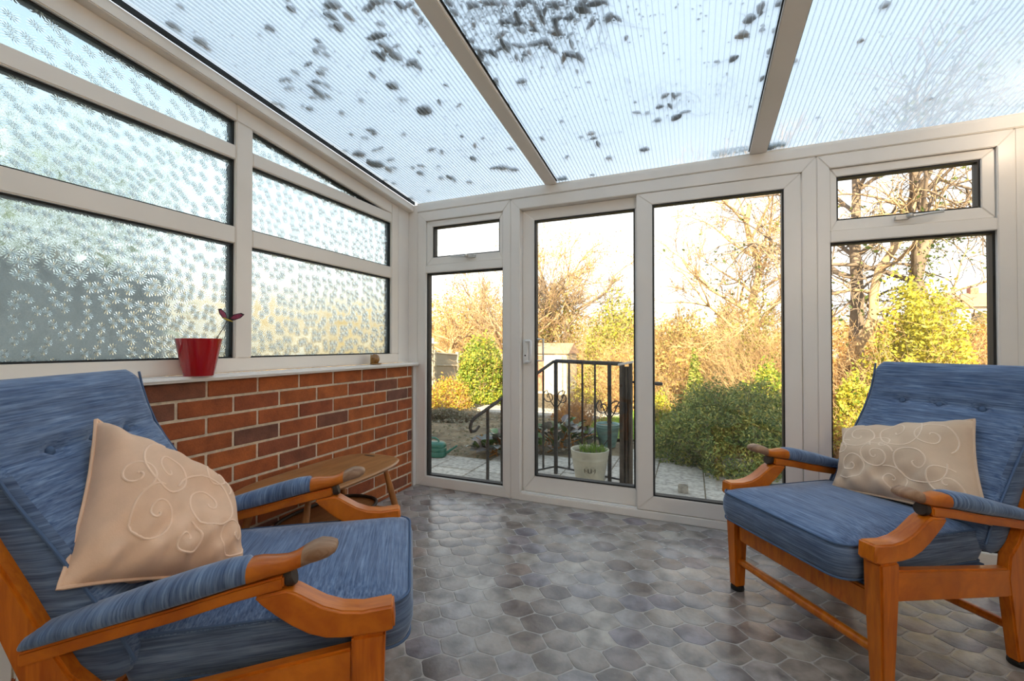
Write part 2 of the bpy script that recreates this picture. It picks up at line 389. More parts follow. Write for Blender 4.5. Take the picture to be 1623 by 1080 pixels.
# ================================================================== ROOM SHELL
XL, YD, XR, YF = -1.834, 2.584, 1.42, -0.75
XW = -1.89                                   # inner face of the left glazing
ROOF_Z = lambda y: 1.995 + 0.105 * (YD - y)
TD = lambda a, b, c: (a, YD + c, b)          # door wall: a = x, b = z, c = depth outwards
TL = lambda a, b, c: (XW - c, a, b)          # left wall: a = y, b = z

def frame4(mb, a0, a1, b0, b1, wl, wr, wb, wt, c0, c1, T, g=0.0005):
    A0, A1, B0, B1 = a0 + wl, a1 - wr, b0 + wb, b1 - wt
    mb.prism([(a0, b0+g), (A0, B0+g), (A0, B1-g), (a0, b1-g)], c0, c1, T)
    mb.prism([(a1, b0+g), (a1, b1-g), (A1, B1-g), (A1, B0+g)], c0, c1, T)
    mb.prism([(a0+g, b0), (a1-g, b0), (A1-g, B0), (A0+g, B0)], c0, c1, T)
    mb.prism([(a0+g, b1), (A0+g, B1), (A1-g, B1), (a1-g, b1)], c0, c1, T)
def ring(mb, a0, a1, b0, b1, w_, c0, c1, T):
    mb.prism([(a0, b0), (a0+w_, b0), (a0+w_, b1), (a0, b1)], c0, c1, T)
    mb.prism([(a1-w_, b0), (a1, b0), (a1, b1), (a1-w_, b1)], c0, c1, T)
    mb.prism([(a0+w_, b0), (a1-w_, b0), (a1-w_, b0+w_), (a0+w_, b0+w_)], c0, c1, T)
    mb.prism([(a0+w_, b1-w_), (a1-w_, b1-w_), (a1-w_, b1), (a0+w_, b1)], c0, c1, T)
def struct(o): o['kind'] = 'structure'; return o
def pane(parent, a0, a1, b0, b1, c, T, mat, gas=0.007):
    mb = MB(); ring(mb, a0, a1, b0, b1, gas, c - 0.014, c + 0.03, T); mb.build('gasket', M['gasket'], parent)
    mb = MB(); mb.prism([(a0+gas*.6, b0+gas*.6), (a1-gas*.6, b0+gas*.6), (a1-gas*.6, b1-gas*.6), (a0+gas*.6, b1-gas*.6)], c, c + 0.006, T)
    return mb.build('pane', mat, parent)

# ---- floor: grout bed + ogee tiles
fl = MB(); fl.box(XL - 0.1, XR + 0.1, YF, YD + 0.08, -0.06, 0.0)
floor = struct(fl.build('floor', M['grout']))
AX, AY, BY = 0.1026, 0.0515, -0.1055
def ogee():
    pts = []; W = AX; H = abs(BY) / 2; k = 12; g = 0.0020
    up = []
    for i in range(-k, k + 1):
        x = W * i / k; t = 1 - abs(x) / W
        t = min(1, max(0, (t - .5) * 1.6 + .5)); h = H * (.5 + .5 * math.sin(math.pi * (t - .5)))
        up.append((x, h))
    up = [p for p in up if p[1] > 0.0045]
    top = [(x * 0.985, h - g) for x, h in up]
    poly = [(x, -h) for x, h in top] + [(x, h) for x, h in reversed(top)]
    return poly
OG = ogee()
def tile_mesh_data(cx, cy, V, Fq, rn, rv):
    pass
tm = MB(); n_ = len(OG)
rings = [[(x, y, 0.0001) for x, y in OG], [(x*0.985, y*0.975, 0.0007) for x, y in OG], [(x*0.955, y*0.94, 0.0009) for x, y in OG]]
tm.loft(rings, cap=False); tm.add([(x*0.955, y*0.94, 0.0009) for x, y in OG], [tuple(range(n_))])
proto = tm.build('tile', M['tile'], floor, weld=True, smooth=True)
cells = []
for i in range(-40, 40):
    for j in range(-60, 60):
        x = -0.413 + AX * i; y = 1.519 + AY * i + BY * j + 0.004 * j * 0
        if XL + 0.01 < x < XR - 0.01 and YF + 0.05 < y < YD - 0.035:
            d = x * -math.sin(YAW) + y * math.cos(YAW)
            lat = x * math.cos(YAW) + y * math.sin(YAW)
            vis = d > 0.25 and abs(lat / d) < 1.25 and CAM_H / d < 0.86
            hidden = (x < -0.35 and y < 1.9 - (x + 0.35) * -0.2 and x < -0.45) or x > 1.05
            cells.append((not vis, hidden, d * d, x, y))
cells.sort()
near, far = cells[:300], cells[300:]
for k, (_, _, _, x, y) in enumerate(near):
    o = proto if k == 0 else proto.copy()
    if k: COL.objects.link(o); o.parent = floor
    o.location = (x, y, 0)
V = []; Fq = []; rn = []
base = np.array([v.co[:] for v in proto.data.vertices]); polys = [tuple(p.vertices) for p in proto.data.polygons]
fm = MB()
for (_, _, _, x, y) in far:
    o0 = len(fm.v); fm.v += [(a + x, b + y, c) for a, b, c in base]; r_ = random.random()
    for p in polys: fm.f.append(tuple(i + o0 for i in p)); rn.append(r_)
me = bpy.data.meshes.new('tile_field'); me.from_pydata(fm.v, [], fm.f); me.materials.append(M['tile_far'])
a_ = me.attributes.new('rnd', 'FLOAT', 'FACE'); a_.data.foreach_set('value', rn)
tf = link('tile_field', me, floor); tf['kind'] = 'stuff'

# ---- left wall: brick below, sill, glazing above
wl_ = MB(); wl_.box(XL - 0.10, XL - 0.004, YF, YD + 0.02, -0.02, 0.846)
wall_left = struct(wl_.build('wall_left', M['mortar']))
def brick_proto(len_, h_=0.064):
    b = MB(); b.box(0, 0.05, 0.005, len_ - 0.005, 0, h_); return b
full = brick_proto(0.225).build('brick', M['brick'], wall_left, bevel=0.0025, seg=1)
full.location = (XL - 0.05, 1.151, 0.846 - 0.067)
first = True
for row in range(12):
    zt = 0.846 - 0.075 * row - 0.003; zb = zt - 0.064
    off = 0.0 if row % 2 == 0 else 0.1125
    y = 1.151 + off
    while y > 0.75: y -= 0.225
    while y < 2.54:
        y0, y1 = y, min(y + 0.225, 2.55)
        h0 = max(zb, 0.0)
        jx = random.uniform(-0.0015, 0.002); 
        if y1 - y0 > 0.2245 and h0 == zb:
            o = full if first else full.copy()
            if not first: COL.objects.link(o); o.parent = wall_left
            first = False
            o.location = (XL - 0.05 + jx, y0, zb)
            o.rotation_euler = (random.uniform(-.004, .004), 0, 0)
        elif zt - h0 > 0.012 and y1 - y0 > 0.03:
            b = MB(); b.box(0, 0.05, 0.005, y1 - y0 - 0.005, 0, zt - h0)
            b.build('brick', M['brick'], wall_left, bevel=0.0025, seg=1, loc=(XL - 0.05 + jx, y0, h0))
        y += 0.225
pl = MB()
for k in range(10):
    y0 = 0.72 - 0.11 * (k + 1); pl.box(XL - 0.05, XL + 0.004, y0 + 0.003, y0 + 0.107, 0.0, 0.845)
struct(pl.build('trim_1', M['upvc2'], bevel=0.003))
tr_ = MB(); tr_.box(XL, XL + 0.012, 2.552, YD - 0.001, 0, 0.846)
struct(tr_.build('trim_2', M['sill'], bevel=0.002))
si = MB(); si.box(XW + 0.0005, -1.79, YF, YD - 0.0005, 0.8485, 0.8705)
struct(si.build('windowsill', M['sill'], bevel=0.009, seg=4, smooth=True)); 

win3 = MB()
Z0, ZA, ZB, ZC, ZD = 0.9335, 1.4485, 1.524, 1.827, 1.890
bays = [(-0.62, 1.306), (1.386, 2.394)]
# posts and rails
T = TL; D0, D1 = 0.0, 0.065
rk = lambda y: ROOF_Z(y) - 0.050
win3.prism([(YF, 0.871), (2.467, 0.871), (2.467, Z0), (YF, Z0)], D0, D1, T)
win3.prism([(1.306, Z0+.0005), (1.386, Z0+.0005), (1.386, ROOF_Z(1.386) - .128), (1.306, ROOF_Z(1.306) - .128)], D0, D1, T)
win3.prism([(2.394, Z0+.0005), (2.467, Z0+.0005), (2.467, rk(2.467)-.0008), (2.394, rk(2.394)-.0008)], D0, D1, T)
for y0, y1 in ((-0.75, 1.3055), (1.3865, 2.3935)):
    for b0, b1 in ((ZA, ZB), (ZC, ZD)): win3.prism([(y0, b0), (y1, b0), (y1, b1), (y0, b1)], D0 + .001, D1, T)
win3.prism([(YF, ROOF_Z(YF)-.128), (1.3055, ROOF_Z(1.3055)-.128), (1.3055, rk(1.3055)), (YF, rk(YF))], D0, D1, T)
win3.prism([(1.3062, ROOF_Z(1.3062)-.1275), (2.3935, ROOF_Z(2.3935)-.128), (2.3935, rk(2.3935)), (1.3062, rk(1.3062))], D0, D1, T)
window_3 = struct(win3.build('window_3', M['upvc'], bevel=0.004, smooth=True))
for (y0, y1) in ((-0.70, 1.306), (1.386, 2.394)):
    for (b0, b1) in ((Z0, ZA), (ZB, ZC)): pane(window_3, y0, y1, b0, b1, 0.03, TL, M['daisy'])
    # raked top light
    t0, t1 = ROOF_Z(y0) - .128, ROOF_Z(y1) - .128
    yy1 = y1; 
    if t1 < ZD + .004: yy1 = YD - (ZD + 0.006 + .128 - 1.995) / 0.105; t1 = ZD + .006
    mb = MB(); g = .007
    mb.prism([(y0, t0), (yy1, t1), (yy1, t1-g), (y0, t0-g)], .016, .06, TL)
    mb.prism([(yy1-g, ZD), (yy1, ZD), (yy1, t1-g), (yy1-g, t1-g)], .016, .06, TL)
    mb.prism([(y0, ZD), (yy1-g, ZD), (yy1-g, ZD+.003), (y0, ZD+.003)], .016, .06, TL)
    mb.build('gasket', M['gasket'], window_3)
    mb = MB(); mb.prism([(y0, ZD+.001), (yy1-g*.5, ZD+.001), (yy1-g*.5, t1-g*.5), (y0, t0-g*.5)], .03, .036, TL)
    mb.build('pane', M['daisy'], window_3)
# corner post board
cp_ = MB(); cp_.prism([(2.4675, 0.871), (YD - .0005, 0.871), (YD - .0005, ROOF_Z(YD)-.002), (2.4675, rk(2.4675))], 0.0, 0.06, TL)
cp_.box(XW - .06, -1.8155, YD, YD + 0.06, 0, 1.994)
struct(cp_.build('trim_3', M['upvc2'], bevel=0.002))
# rake beam along the roof edge, left
rb = MB(); rb.prism([(YF, ROOF_Z(YF)-.05), (YD-.001, ROOF_Z(YD-.001)-.05), (YD-.001, ROOF_Z(YD)-.001), (YF, ROOF_Z(YF)-.001)], -0.045, 0.05, TL)
struct(rb.build('trim_4', M['upvc'], bevel=0.004))

# ---- door wall
hb = MB(); hb.box(-1.8152, XR + 0.1, YD - 0.004, YD + 0.075, 1.9405, 1.995)
struct(hb.build('trim_5', M['upvc2'], bevel=0.004))
def casement(name, x0, x1, xi0, xi1, gx0, gx1, hb_):
    f = MB(); z1 = 1.9395
    g = .0005
    f.prism([(x0, 0.002), (xi0, .07), (xi0, 1.871), (x0, z1)], 0, .07, TD)
    f.prism([(x1, 0.002), (x1, z1), (xi1, 1.871), (xi1, .07)], 0, .07, TD)
    f.prism([(x0+g, 0.001), (x1-g, 0.001), (xi1-g, .07-g), (xi0+g, .07-g)], 0, .07, TD)
    f.prism([(x0+g, z1), (xi0+g, 1.871+g), (xi1-g, 1.871+g), (x1-g, z1)], 0, .07, TD)
    f.prism([(xi0+g, 1.502), (xi1-g, 1.502), (xi1-g, 1.556), (xi0+g, 1.556)], 0.001, .07, TD)
    w_ = struct(f.build(name, M['upvc2'], bevel=0.003, smooth=True))
    s = MB(); frame4(s, xi0 + .002, xi1 - .002, 1.558, 1.869, gx0 - xi0 - .002, xi1 - gx1 - .002, .052, .040, 0.012, .06, TD)
    s.build('sash', M['upvc2'], w_, bevel=0.003, smooth=True)
    pane(w_, gx0, gx1, 1.61, 1.829, 0.035, TD, M['glass'], .008)
    pane(w_, xi0, xi1, .07, 1.502, 0.035, TD, M['glass'], .010)
    hx = hb_[0]; sg = hb_[1]
    h = MB(); h.tube([TD(hx + sg * .02, 1.592, -.004), TD(hx + sg * .05, 1.595, -.012), TD(hx + sg * .10, 1.599, -.014), TD(hx + sg * .15, 1.602, -.012)], [.009, .007, .006, .005], 8)
    h.lathe([(.012, 0), (.013, .010), (.006, .014)], 12, (hx + sg * .03, YD - .012, 1.592)); h.box(hx - .022, hx + .03, YD - .006, YD + .013, 1.583, 1.601)
    h.build('handle', M['silver'], w_, bevel=0.001, smooth=True)
    return w_
window_1 = casement('window_1', -1.8148, -1.0935, -1.747, -1.150, -1.697, -1.178, (-1.385, -1))
window_2 = casement('window_2', 0.5735, 1.300, 0.628, 1.241, 0.658, 1.193, (.905, 1))

df = MB()
g = .0005
df.prism([(-1.0925, 0.001), (-1.030, .045), (-1.030, 1.870), (-1.0925, 1.9395)], 0, .09, TD)
df.prism([(.5725, 0.001), (.5725, 1.9395), (.510, 1.870), (.510, .045)], 0, .09, TD)
df.prism([(-1.0925+g, 0.0005), (.5725-g, 0.0005), (.510-g, .045), (-1.030+g, .045)], 0, .09, TD)
df.prism([(-1.0925+g, 1.9395), (-1.030+g, 1.870), (.510-g, 1.870), (.5725-g, 1.9395)], 0, .09, TD)
door_1 = struct(df.build('door_1', M['upvc2'], bevel=0.003, smooth=True))
lf = MB(); frame4(lf, -1.027, -.235, .047, 1.868, .082, .082, .104, .068, .048, .088, TD)
sliding = lf.build('sliding_leaf', M['upvc2'], door_1, bevel=0.003, smooth=True)
pane(sliding, -.945, -.317, .151, 1.800, .062, TD, M['glass'], .008)
fl_ = MB(); frame4(fl_, -.303, .507, .048, 1.868, .088, .075, .084, .070, .004, .044, TD)
fixed = fl_.build('fixed_leaf', M['upvc2'], door_1, bevel=0.003, smooth=True)
pane(fixed, -.215, .432, .132, 1.798, .022, TD, M['glass'], .008)
tk = MB(); tk.box(-1.028, -.304, YD + .012, YD + .030, .0455, .052); tk.build('track', M['sill'], door_1)
hd = MB(); hd.box(-1.020, -.985, YD + .030, YD + .0475, .872, 1.030); hdl = hd.build('handle', M['sill'], sliding, bevel=.004, smooth=True)
hd = MB(); hd.lathe([(.0055, 0), (.0055, .002)], 10, (0, 0, 0)); ob = hd.build('keyhole', M['dark'], hdl); ob.rotation_euler = (R(90), 0, 0); ob.location = (-1.0035, YD + .0305, .925)
hd = MB(); hd.tube([(-1.0, YD+.03, 1.018), (-.962, YD + .012, 1.018), (-.957, YD + .010, 1.012), (-.957, YD+.010, .890), (-.962, YD+.012, .884), (-1.0, YD+.03, .884)], .008, 8)
hd.build('grip', M['sill'], hdl, smooth=True)
hd = MB(); hd.tube([(-.937, YD+.075, 1.03), (-.905, YD + .1, 1.03), (-.905, YD+.1, .89), (-.937, YD+.075, .89)], .007, 8); hd.build('outer_grip', M['silver'], hdl, smooth=True)

# right and house walls, right corner post
wr = MB(); wr.box(XR, XR + .1, YF, YD + .07, -.02, 2.0); wr.prism([(YF, 2.0), (YD + .07, 2.0), (YD+.07, ROOF_Z(YD+.07)-.004), (YF, ROOF_Z(YF)-.004)], XR, XR + .1, lambda a, b, c: (c, a, b))
struct(wr.build('wall_right', M['render']))
cp2 = MB(); cp2.box(1.3005, XR - .0005, YD + .002, YD + .07, 0, 1.9400); struct(cp2.build('trim_6', M['upvc2'], bevel=.002))
wf = MB(); wf.box(-3.3, 2.25, -9, YF, -.5, 2.75)
wf.prism([(-9.3, 2.75), (-0.3, 2.75), (-4.6, 5.6)], -3.4, 2.25, lambda a, b, c: (c, a, b))
struct(wf.build('wall_front', M['render']))

# ---- roof: glazing bars and twin-wall sheets
ce = MB(); ce.box(XL, XR, YD + .02, YD + .06, 1.9955, 2.012)
ceiling = struct(ce.build('ceiling', M['upvc']))
ZS = 0.022
def rz(y, o=0): return ROOF_Z(y) + o
def bar(x0, x1):
    b = MB()
    b.prism([(YF, rz(YF, -.003)), (YD - .002, rz(YD, .0008)), (YD - .002, rz(YD, .018)), (YF, rz(YF, .018))], x0, x1, lambda a, bb, c: (c, a, bb))
    b.prism([(YF, rz(YF, .0185)), (YD + .05, rz(YD+.05, .0185)), (YD + .05, rz(YD+.05, .05)), (YF, rz(YF, .05))], x0 + .012, x1 - .012, lambda a, bb, c: (c, a, bb))
    o = b.build('glazing_bar', M['upvc'], ceiling, bevel=.003)
    k = MB()
    for s0, s1 in ((x0 - .004, x0 + .0115), (x1 - .0115, x1 + .006)):
        k.prism([(YF, rz(YF, .0185)), (YD - .001, rz(YD, .0185)), (YD - .001, rz(YD, .0215)), (YF, rz(YF, .0215))], s0, s1, lambda a, bb, c: (c, a, bb))
    k.build('gasket', M['gasket'], o)
bar(-.855, -.783); bar(.276, .356)
k = MB(); k.prism([(YF, rz(YF, .0)), (YD - .001, rz(YD, .0)), (YD - .001, rz(YD, .0215)), (YF, rz(YF, .0215))], XW+.045, XW + .053, lambda a, bb, c: (c, a, bb)); k.build('gasket', M['gasket'], ceiling)
def sheet(x0, x1):
    y0, y1 = YF, YD + .12
    lo = MB(); lo.prism([(y0, rz(y0, ZS)), (y1, rz(y1, ZS)), (y1, rz(y1, ZS + .0008)), (y0, rz(y0, ZS + .0008))], x0, x1, lambda a, bb, c: (c, a, bb))
    o = lo.build('roof_panel', M['poly_low'], ceiling)
    up = MB(); up.prism([(y0, rz(y0, ZS + .010)), (y1, rz(y1, ZS + .010)), (y1, rz(y1, ZS + .0108)), (y0, rz(y0, ZS + .0108))], x0, x1, lambda a, bb, c: (c, a, bb))
    up.build('upper_skin', M['poly_top'], o)
    wb = MB(); n = int((x1 - x0) / .0195)
    for i in range(n + 1):
        x = x0 + (x1 - x0) * i / n
        wb.prism([(y0, rz(y0, ZS + .0009)), (y1, rz(y1, ZS + .0009)), (y1, rz(y1, ZS + .0099)), (y0, rz(y0, ZS + .0099))], x - .0009, x + .0009, lambda a, bb, c: (c, a, bb))
    wb.build('flute_webs', M['poly_web'], o)
sheet(-1.836, -.826); sheet(-.812, .310); sheet(.322, XR + .12)

# ================================================================== ARMCHAIRS
def sec(u, z0, z1, hw, n=12, p=3.0):         # one rounded cross-section of an arm, facing along u
    out = []
    for j in range(n):
        a = 2 * math.pi * j / n; c, s = math.cos(a), math.sin(a)
        out.append((u, hw * math.copysign(abs(c) ** (2 / p), c), (z0 + z1) / 2 + (z1 - z0) / 2 * math.copysign(abs(s) ** (2 / p), s)))
    return out
def interp(pts, x):
    for (x0, y0), (x1, y1) in zip(pts, pts[1:]):
        if x <= x1: return y0 + (y1 - y0) * (x - x0) / (x1 - x0)
    return pts[-1][1]
def shift(o, v): 
    for q in o.data.vertices: q.co.y += v

def cushion_mesh(name, u0, u1, hv, z0, z1, rc, crown, mat, parent, rc_back=0.02):
    # outline with rounded corners
    def outline(ins):
        pts = []; A0, A1, H = u0 + ins, u1 - ins, hv - ins
        for (cx, cy, a0, r) in ((A0, -H, 180, rc), (A1, -H, 270, rc_back), (A1, H, 0, rc_back), (A0, H, 90, rc)):
            r = max(r - ins, .004); ccx = cx + r if cx == A0 else cx - r; ccy = cy + r if cy < 0 else cy - r
            for k in range(7): a = R(a0 + 15 * k); pts.append((ccx + r * math.cos(a), ccy + r * math.sin(a)))
        return pts
    base = outline(0); cx, cy = (u0 + u1) / 2, 0
    # resample edges so that side can bulge
    rings = []
    h = z1 - z0
    def ringz(ins, z, sc=1.0):
        o = outline(ins); return [(cx + (x - cx) * sc, cy + (y - cy) * sc, z) for x, y in o]
    rings.append(ringz(.05, z0 - .004)); rings.append(ringz(.006, z0)); rings.append(ringz(.0, z0 + .008))
    rings.append(ringz(-.008, z0 + h * .35)); rings.append(ringz(-.008, z0 + h * .65)); rings.append(ringz(0, z1 - .008)); rings.append(ringz(.006, z1))
    for k in range(1, 14):
        s = 1 - k / 14; zz = z1 + crown * (1 - s ** 3.2)
        rings.append([(cx + (x - cx) * s, cy + (y - cy) * s, zz + 0.0025 * noise.noise(Vector((x * s * 9, y * s * 9, 3)))) for x, y in outline(.006)])
    mb = MB(); mb.loft(rings)
    o = mb.build(name, [mat, M['fabric_side']], parent, smooth=True)
    for f in o.data.polygons: f.material_index = 1 if abs(f.normal.z) < .6 else 0
    return o, base

def make_chair(name, label, loc, rot, cush=0.0):
    t = thing(name, label, 'armchair', loc, rot, None)
    mats = {}
    BACK = [(.425, .365), (.455, .425), (.495, .495), (.535, .560), (.570, .615), (.603, .665), (.635, .715), (.662, .765), (.683, .82), (.698, .875), (.708, .925)]
    for s in (-1, 1):
        vc = .2775 * s
        # front leg
        b = MB(); b.loft([[(-.020, -.019, .018), (.024, -.019, .018), (.024, .019, .018), (-.020, .019, .018)],
                          [(-.030, -.026, .30), (.034, -.026, .30), (.034, .026, .30), (-.030, .026, .30)],
                          [(-.032, -.026, .3845), (.036, -.026, .3845), (.036, .026, .3845), (-.032, .026, .3845)]])
        o = b.build('leg', M['teak_v'], t, bevel=.005, smooth=True); shift(o, vc)
        f = MB(); f.lathe([(.024, 0), (.026, .006), (.024, .018)], 16, (0.002, 0, 0)); q = f.build('foot_cap', M['gasket'], o, smooth=True); shift(q, vc)
        # rear leg and upright in one board
        poly = [(.520, .018), (.503, .12), (.478, .28), (.488, .345), (.525, .385), (.562, .455), (.600, .535), (.645, .625), (.676, .70), (.700, .78), (.725, .79),
                (.735, .77), (.708, .66), (.668, .55), (.635, .47), (.603, .385), (.588, .33), (.578, .20), (.572, .018)]
        b = MB(); b.prism(poly, -.017, .017, lambda a, bb, c: (a, c, bb)); o = b.build('leg', M['teak_v'], t, bevel=.005, smooth=True); shift(o, vc); o['label'] = 'rear leg that runs on up behind the back cushion'
        f = MB(); f.lathe([(.024, 0), (.027, .006), (.025, .018)], 16, (0.546, 0, 0)); q = f.build('foot_cap', M['gasket'], o, smooth=True); shift(q, vc)
        # curved bracket
        poly = [(-.052, .390), (-.03, .3852), (.0, .3852), (.050, .3852), (.085, .390), (.118, .403), (.150, .424), (.178, .447), (.205, .472), (.220, .490), (.160, .498),
                (.142, .490), (.118, .474), (.090, .456), (.055, .442), (.015, .436), (-.048, .440)]
        b = MB(); b.prism(poly, -.026, .026, lambda a, bb, c: (a, c, bb)); o = b.build('arm_bracket', M['teak'], t, bevel=.005, seg=3, smooth=True); shift(o, vc)
        # arm rail under the pad
        bot = [(.165, .500), (.26, .483), (.36, .460), (.50, .434), (.60, .414)]
        poly = bot + [(u, z + .026) for u, z in reversed(bot)]
        b = MB(); b.prism(poly, -.024, .024, lambda a, bb, c: (a, c, bb)); o = b.build('arm_rail', M['teak'], t, bevel=.004, smooth=True); shift(o, vc)
        b = MB(); b.tube([(.1655, 0, .514), (.156, 0, .516), (.150, 0, .518)], [.019, .021, .019], 14); q = b.build('end_grain', M['dark'], o, smooth=True); shift(q, vc)
        # knuckle and worn tip
        S1 = [(.132, .537, .571, .027), (.150, .5305, .5615, .024), (.165, .5265, .557, .024), (.19, .5225, .557, .026), (.215, .5175, .559, .029), (.232, .5145, .557, .031)]
        b = MB(); b.loft([sec(*x) for x in S1]); o = b.build('arm_knuckle', M['teak'], t, smooth=True); shift(o, vc)
        S2 = [(.0665, .564, .572, .012), (.070, .559, .577, .022), (.082, .552, .581, .029), (.100, .547, .583, .033), (.117, .543, .578, .031), (.1325, .5368, .5712, .0272)]
        b = MB(); b.loft([sec(*x) for x in S2]); q = b.build('worn_tip', M['worn'], o, smooth=True); shift(q, vc)
        # padded arm
        S3 = []
        for u, z1, hw in [(.2325, .556, .029), (.240, .561, .034), (.27, .559, .037), (.33, .546, .039), (.40, .528, .040), (.47, .508, .040), (.54, .489, .040), (.575, .477, .038), (.592, .466, .032), (.602, .452, .020)]:
            zb = interp(bot, u) + .0265; S3.append(sec(u, zb, max(z1, zb + .006), hw, 16, 2.5))
        b = MB(); b.loft(S3); o = b.build('arm_pad', M['fabric_pad'], t, smooth=True); shift(o, vc)
        # side rail
        b = MB(); b.prism([(.034, .268), (.495, .222), (.500, .308), (.034, .356)], -.015, .015, lambda a, bb, c: (a, c, bb)); o = b.build('side_rail', M['teak'], t, bevel=.005, smooth=True); shift(o, vc)
    b = MB(); b.box(-.014, .012, -.2515, .2515, .208, .290); b.build('front_rail', M['teak'], t, bevel=.006, smooth=True)
    b = MB(); b.box(.51, .535, -.2605, .2605, .20, .275); b.build('rear_rail', M['teak'], t, bevel=.006, smooth=True)
    for u_, z_, r_ in ((.002, .120, .0165), (.54, .11, .016)):
        b = MB(); b.tube([(u_, -.256, z_), (u_, 0, z_), (u_, .256, z_)], [r_ * .85, r_, r_ * .85], 14); b.build('stretcher', M['teak'], t, smooth=True)
    b = MB(); b.box(.0, .47, -.249, .249, .272, .3035); b.build('seat_base', M['piping'], t, bevel=.006)
    sc_, outl = cushion_mesh('seat_cushion', -.082, .47, .256, .3085, .410, .055, .030, M['fabric'], t)
    for q_ in sc_.data.vertices: q_.co.y += cush
    outl = [(x_, y_ + cush) for x_, y_ in outl]
    for zz in (.408, .309):
        p = MB(); pts = [(x, y, zz) for x, y in outl]; pts.append(pts[0]); p.tube(pts, .0035, 6, cap=False); p.build('piping', M['piping'], sc_, smooth=True)
    # back cushion: profile swept across
    n = len(BACK); K = 44
    prof = []
    for k in range(K + 1):
        f = k / K * (n - 1); i = min(int(f), n - 2); a = f - i
        prof.append(Vector((BACK[i][0] * (1-a) + BACK[i+1][0] * a, 0, BACK[i][1] * (1-a) + BACK[i+1][1] * a)))
    buttons = [(-.127, 0), (0, 0), (.127, 0)]; kb = min(range(K + 1), key=lambda k: abs(prof[k].z - .762))
    HW, TH = .262, .085
    rings = []; frontedge = []
    for k in range(K + 1):
        tg = (prof[min(k+1, K)] - prof[max(k-1, 0)]).normalized(); nr = Vector((-tg.z, 0, tg.x))
        end = 0.0
        if k < 3: end = (3 - k) / 3
        if k > K - 4: end = (k - K + 4) / 4
        cr = .016 * math.sin(math.pi * k / K); es = 1 - .35 * end ** 2; hw = HW - .012 * end ** 2
        ring_ = []
        M_ = 32
        for j in range(M_ + 1):
            v = -hw + 2 * hw * j / M_; q = abs(v) / hw
            d = cr * (1 - q ** 3) - (.010 * max(0, (q - .93) / .07) ** 2)
            dz = (k - kb) * .0135
            d -= .010 * math.exp(-(dz / .016) ** 2) * (1 - q ** 6)
            for bv, _ in buttons: d -= .015 * math.exp(-((v - bv) / .022) ** 2 - (dz / .020) ** 2)
            d -= end * end * .022
            ring_.append(prof[k] + nr * d + Vector((0, v, 0)))
        ring_.append(prof[k] - nr * (TH * .5) + Vector((0, hw + .006, 0)))
        for v in (hw, 0, -hw): ring_.append(prof[k] - nr * (TH - end * end * .022) + Vector((0, v, 0)))
        ring_.append(prof[k] - nr * (TH * .5) + Vector((0, -hw - .006, 0)))
        rings.append(ring_)
    b = MB(); b.loft(rings); bc = b.build('back_cushion', [M['fabric'], M['fabric_side']], t, smooth=True)
    for f in bc.data.polygons: f.material_index = 1 if abs(f.normal.y) > .6 else 0
    for s in (-1, 1):
        p = MB(); pts = []
        for k in range(1, K):
            tg = (prof[k+1] - prof[k-1]).normalized(); nr = Vector((-tg.z, 0, tg.x)); pts.append(prof[k] - nr * .006 + Vector((0, s * (HW + .001), 0)))
        p.tube(pts, .0035, 6); p.build('piping', M['piping'], bc, smooth=True)
    tg = (prof[kb+1] - prof[kb-1]).normalized(); nr = Vector((-tg.z, 0, tg.x))
    for bv, _ in buttons:
        p = MB(); c = prof[kb] + Vector((0, bv, 0)) - nr * .008
        p.lathe([(.0, .0075), (.006, .0068), (.010, .004), (.011, 0), (.009, -.004)][::-1], 14); q = p.build('button', M['piping'], bc, smooth=True)
        q.location = c; q.rotation_euler = nr.to_track_quat('Z', 'Y').to_euler()
    return t
PR = ((.322, 1.762, 0), math.atan2(.58657, .80989)); PLc = ((-.8047, .9702, 0), 3.768)
make_chair('armchair', 'blue button-back armchair with orange wooden frame in front of the right-hand window', *PR, cush=.022)
make_chair('armchair', 'blue button-back armchair with orange wooden frame beside the brick wall and sill', *PLc, cush=-.018)

